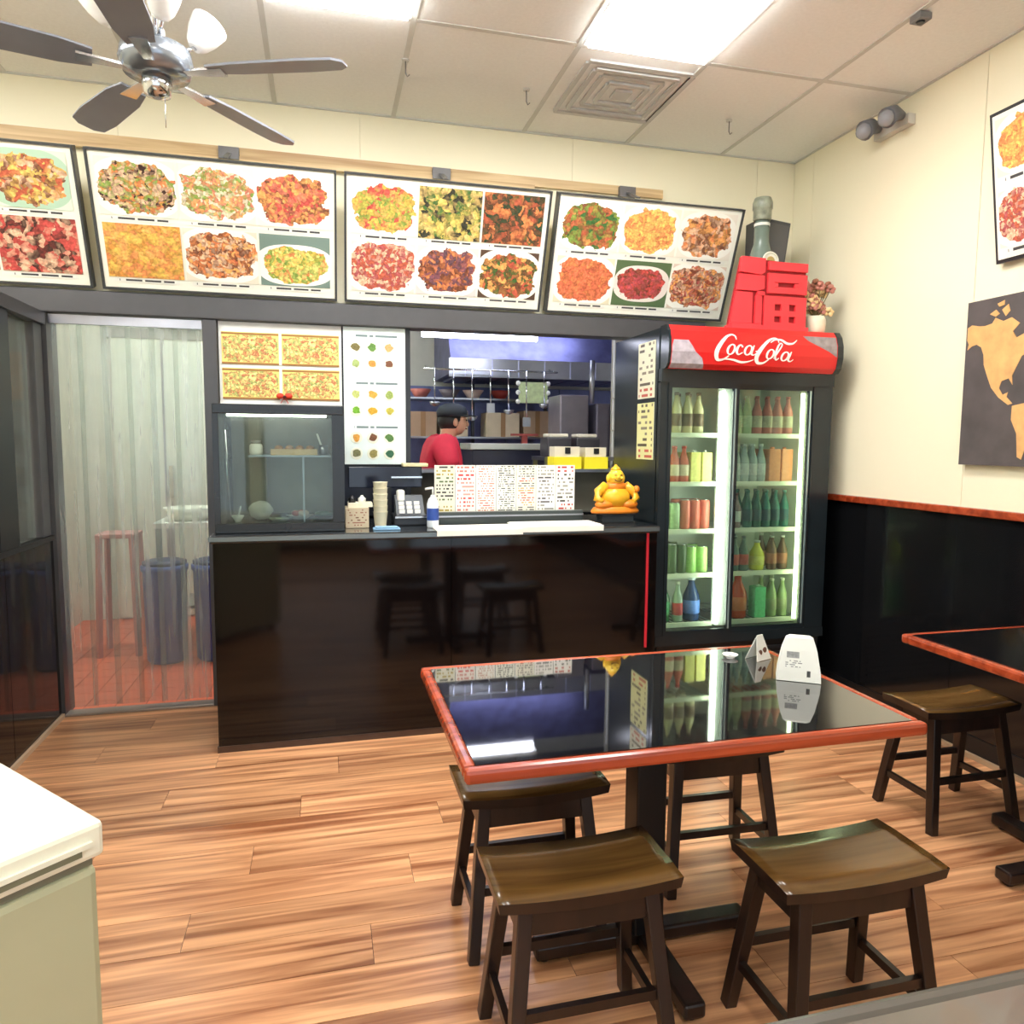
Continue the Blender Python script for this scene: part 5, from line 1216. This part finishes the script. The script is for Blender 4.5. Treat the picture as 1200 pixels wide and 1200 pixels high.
m = MB(); m.prism([(px+.12, py-.075), (px+.17, py-.065), (px+.21, py), (px+.17, py+.065), (px+.12, py+.075)], 1.625, 1.634, 'XY'); m.build('cap_brim', plain('cap_dark', (38, 46, 54), .7), t)
m = MB(); m.tube([(px-.035, py-.09, .90), (px-.1, py-.18, 1.15)], .01, 6)
t = thing('white_bowl', 'white bowl in the hands of the person in red', 'bowl', (px+.36, py-.005, 1.215))
MB().lathe((px+.36, py-.005, 1.222), [(.03, 0), (.045, .008), (.085, .07), (.08, .07), (.04, .014)], 18, cap=False).build('bowl', WHITE, t)

# ------------------------------------------------------------------ behind the strip curtain
t = thing('cold_room_door', 'large pale sliding door at the back behind the strip curtain', 'door', (-1.1, 6.45, 0))
MB().box(-1.60, -.75, 6.44, 6.495, .02, 2.25).build('panel', plain('door_pale', (214, 218, 206), .4), t)
MB().box(-1.64, -.72, 6.43, 6.496, 2.25, 2.33).build('frame', STEEL, t)
MB().box(-1.24, -1.225, 6.425, 6.44, .02, 2.25).build('centre_strip', STEEL, t)
MB().box(-1.20, -1.17, 6.38, 6.44, 1.0, 1.25).build('handle', CHROME, t)
t = thing('prep_table', 'steel prep table with white top behind the right of the strip curtain', 'table', (-.65, 5.6, 0))
MB().box(-1.12, .1, 5.35, 5.85, .86, .895).build('top', WHITE, t)
MB().box(-1.10, .08, 5.37, 5.83, .30, .32).build('lower_shelf', STEEL, t)
for x in (-1.09, .07):
    for y in (5.38, 5.82): MB().bar((x, y, 0), (x, y, .86), .035).build('leg', STEEL, t)
BLU = plain('bin_blue', (44, 74, 150), .35)
for i, (x, lb) in enumerate(((-1.02, 'blue plastic barrel behind the strip curtain, left one'), (-.715, 'blue plastic barrel behind the strip curtain, right one'))):
    t = thing('blue_barrel', lb, 'barrel', (x, 5.18, 0))
    MB().lathe((x, 5.18, 0.0), [(.11, 0), (.125, .02), (.135, .60), (.145, .61), (.145, .64), (.13, .645)], 20).build('drum', BLU, t)
    MB().lathe((x, 5.18, .646), [(.135, 0), (.135, .02), (.10, .03)], 20).build('lid', plain('lid_navy', (34, 48, 84), .4), t)
t = thing('pink_stool', 'pinkish plastic stool left of the blue barrels', 'stool', (-1.35, 5.45, 0))
PKM = plain('pink_plastic', (196, 140, 136), .5)
MB().box(-1.47, -1.23, 5.33, 5.57, .80, .83, bev=.006).build('seat', PKM, t)
for sx in (-1, 1):
    for sy in (-1, 1): MB().bar((-1.35+sx*.10, 5.45+sy*.10, .80), (-1.35+sx*.12, 5.45+sy*.12, 0), .03).build('leg', PKM, t)
t = thing('orange_notice', 'pale orange notice on the wall behind the strip curtain', 'notice', (-.70, 6.48, 1.8))
MB().box(-.66, -.42, 6.47, 6.499, 1.75, 2.12).build('sheet', plain('notice_orange', (236, 184, 140), .6, noise=.08), t)
t = thing('shelf_rack', 'pale rack of white trays behind the right of the strip curtain', 'rack', (-.5, 6.2, 0))
for x in (-.75, -.15):
    for y in (6.05, 6.40): MB().bar((x, y, 0), (x, y, 1.75), .025).build('upright', WHITE, t)
for z in (1.0, 1.25, 1.50, 1.72): MB().box(-.75, -.15, 6.05, 6.40, z-.012, z).build('shelf', plain('rack_shelf', (140, 170, 170), .5), t)
tl = ['white tray on the lowest shelf of the pale rack', 'white tray on the second shelf of the pale rack', 'white tray on the third shelf of the pale rack']
for k, z in enumerate((1.0, 1.25, 1.50)):
    t = thing('white_tray', tl[k], 'tray', (-.5, 6.2, z)); MB().box(-.70, -.30, 6.08, 6.36, z+.0005, z+.09, bev=.006).build('tray', WHITE, t)
t = thing('white_basin', 'shallow white basin on the prep table behind the curtain', 'basin', (-.95, 5.55, .895))
MB().lathe((-.92, 5.55, .8955), [(.10, 0), (.12, .01), (.17, .09), (.165, .09), (.11, .014)], 20, cap=False).build('basin', plain('basin_white', (226, 228, 214), .4), t)
t = thing('dark_pot', 'tall dark stock pot on the prep table behind the curtain', 'pot', (-.62, 5.6, .895))
MB().lathe((-.60, 5.6, .8955), [(.11, 0), (.12, .01), (.12, .30), (.125, .31), (.115, .31)], 20).build('pot', plain('stock_pot', (96, 96, 96), .35, metal=.6), t)
t = thing('wall_cabinet', 'grey wall cabinet above the pale sliding door', 'cabinet', (-1.0, 6.4, 2.4))
MB().box(-1.2, -.72, 6.25, 6.42, 2.36, 2.62, bev=.004).build('body', plain('cab_grey', (110, 114, 110), .5), t)
for x in (-1.19, -.955): MB().box(x, x+.225, 6.238, 6.25, 2.37, 2.61).build('door', plain('cab_grey2', (86, 90, 90), .4), t)
# left area seen through the partition glass
t = thing('notice_board', 'pale notice board seen through the partition glass', 'notice board', (-1.7, 4.2, 1.2))
MB().box(-2.3, -1.415, YB-.04, YB-.007, 1.0, 2.0).build('board', plain('notice_pale', (222, 220, 208), .6, noise=.1, scale=6), t)
MB().box(-1.54, -1.48, YB-.046, YB-.04, 1.55, 1.66).build('green_note', plain('note_green', (206, 226, 90), .6), t)
MB().box(-1.56, -1.46, YB-.046, YB-.04, 1.30, 1.50).build('grey_note', plain('note_grey', (120, 126, 136), .6), t)
t = thing('side_counter', 'narrow grey side counter behind the glass partition', 'counter', (-1.8, 4.0, 0))
MB().box(-2.3, -1.43, 3.86, 4.20, .88, .92).build('top', plain('side_top', (150, 146, 142), .4), t)
MB().box(-2.28, -1.52, 3.90, 4.19, 0, .88).build('body', plain('side_body', (196, 194, 186), .5), t)
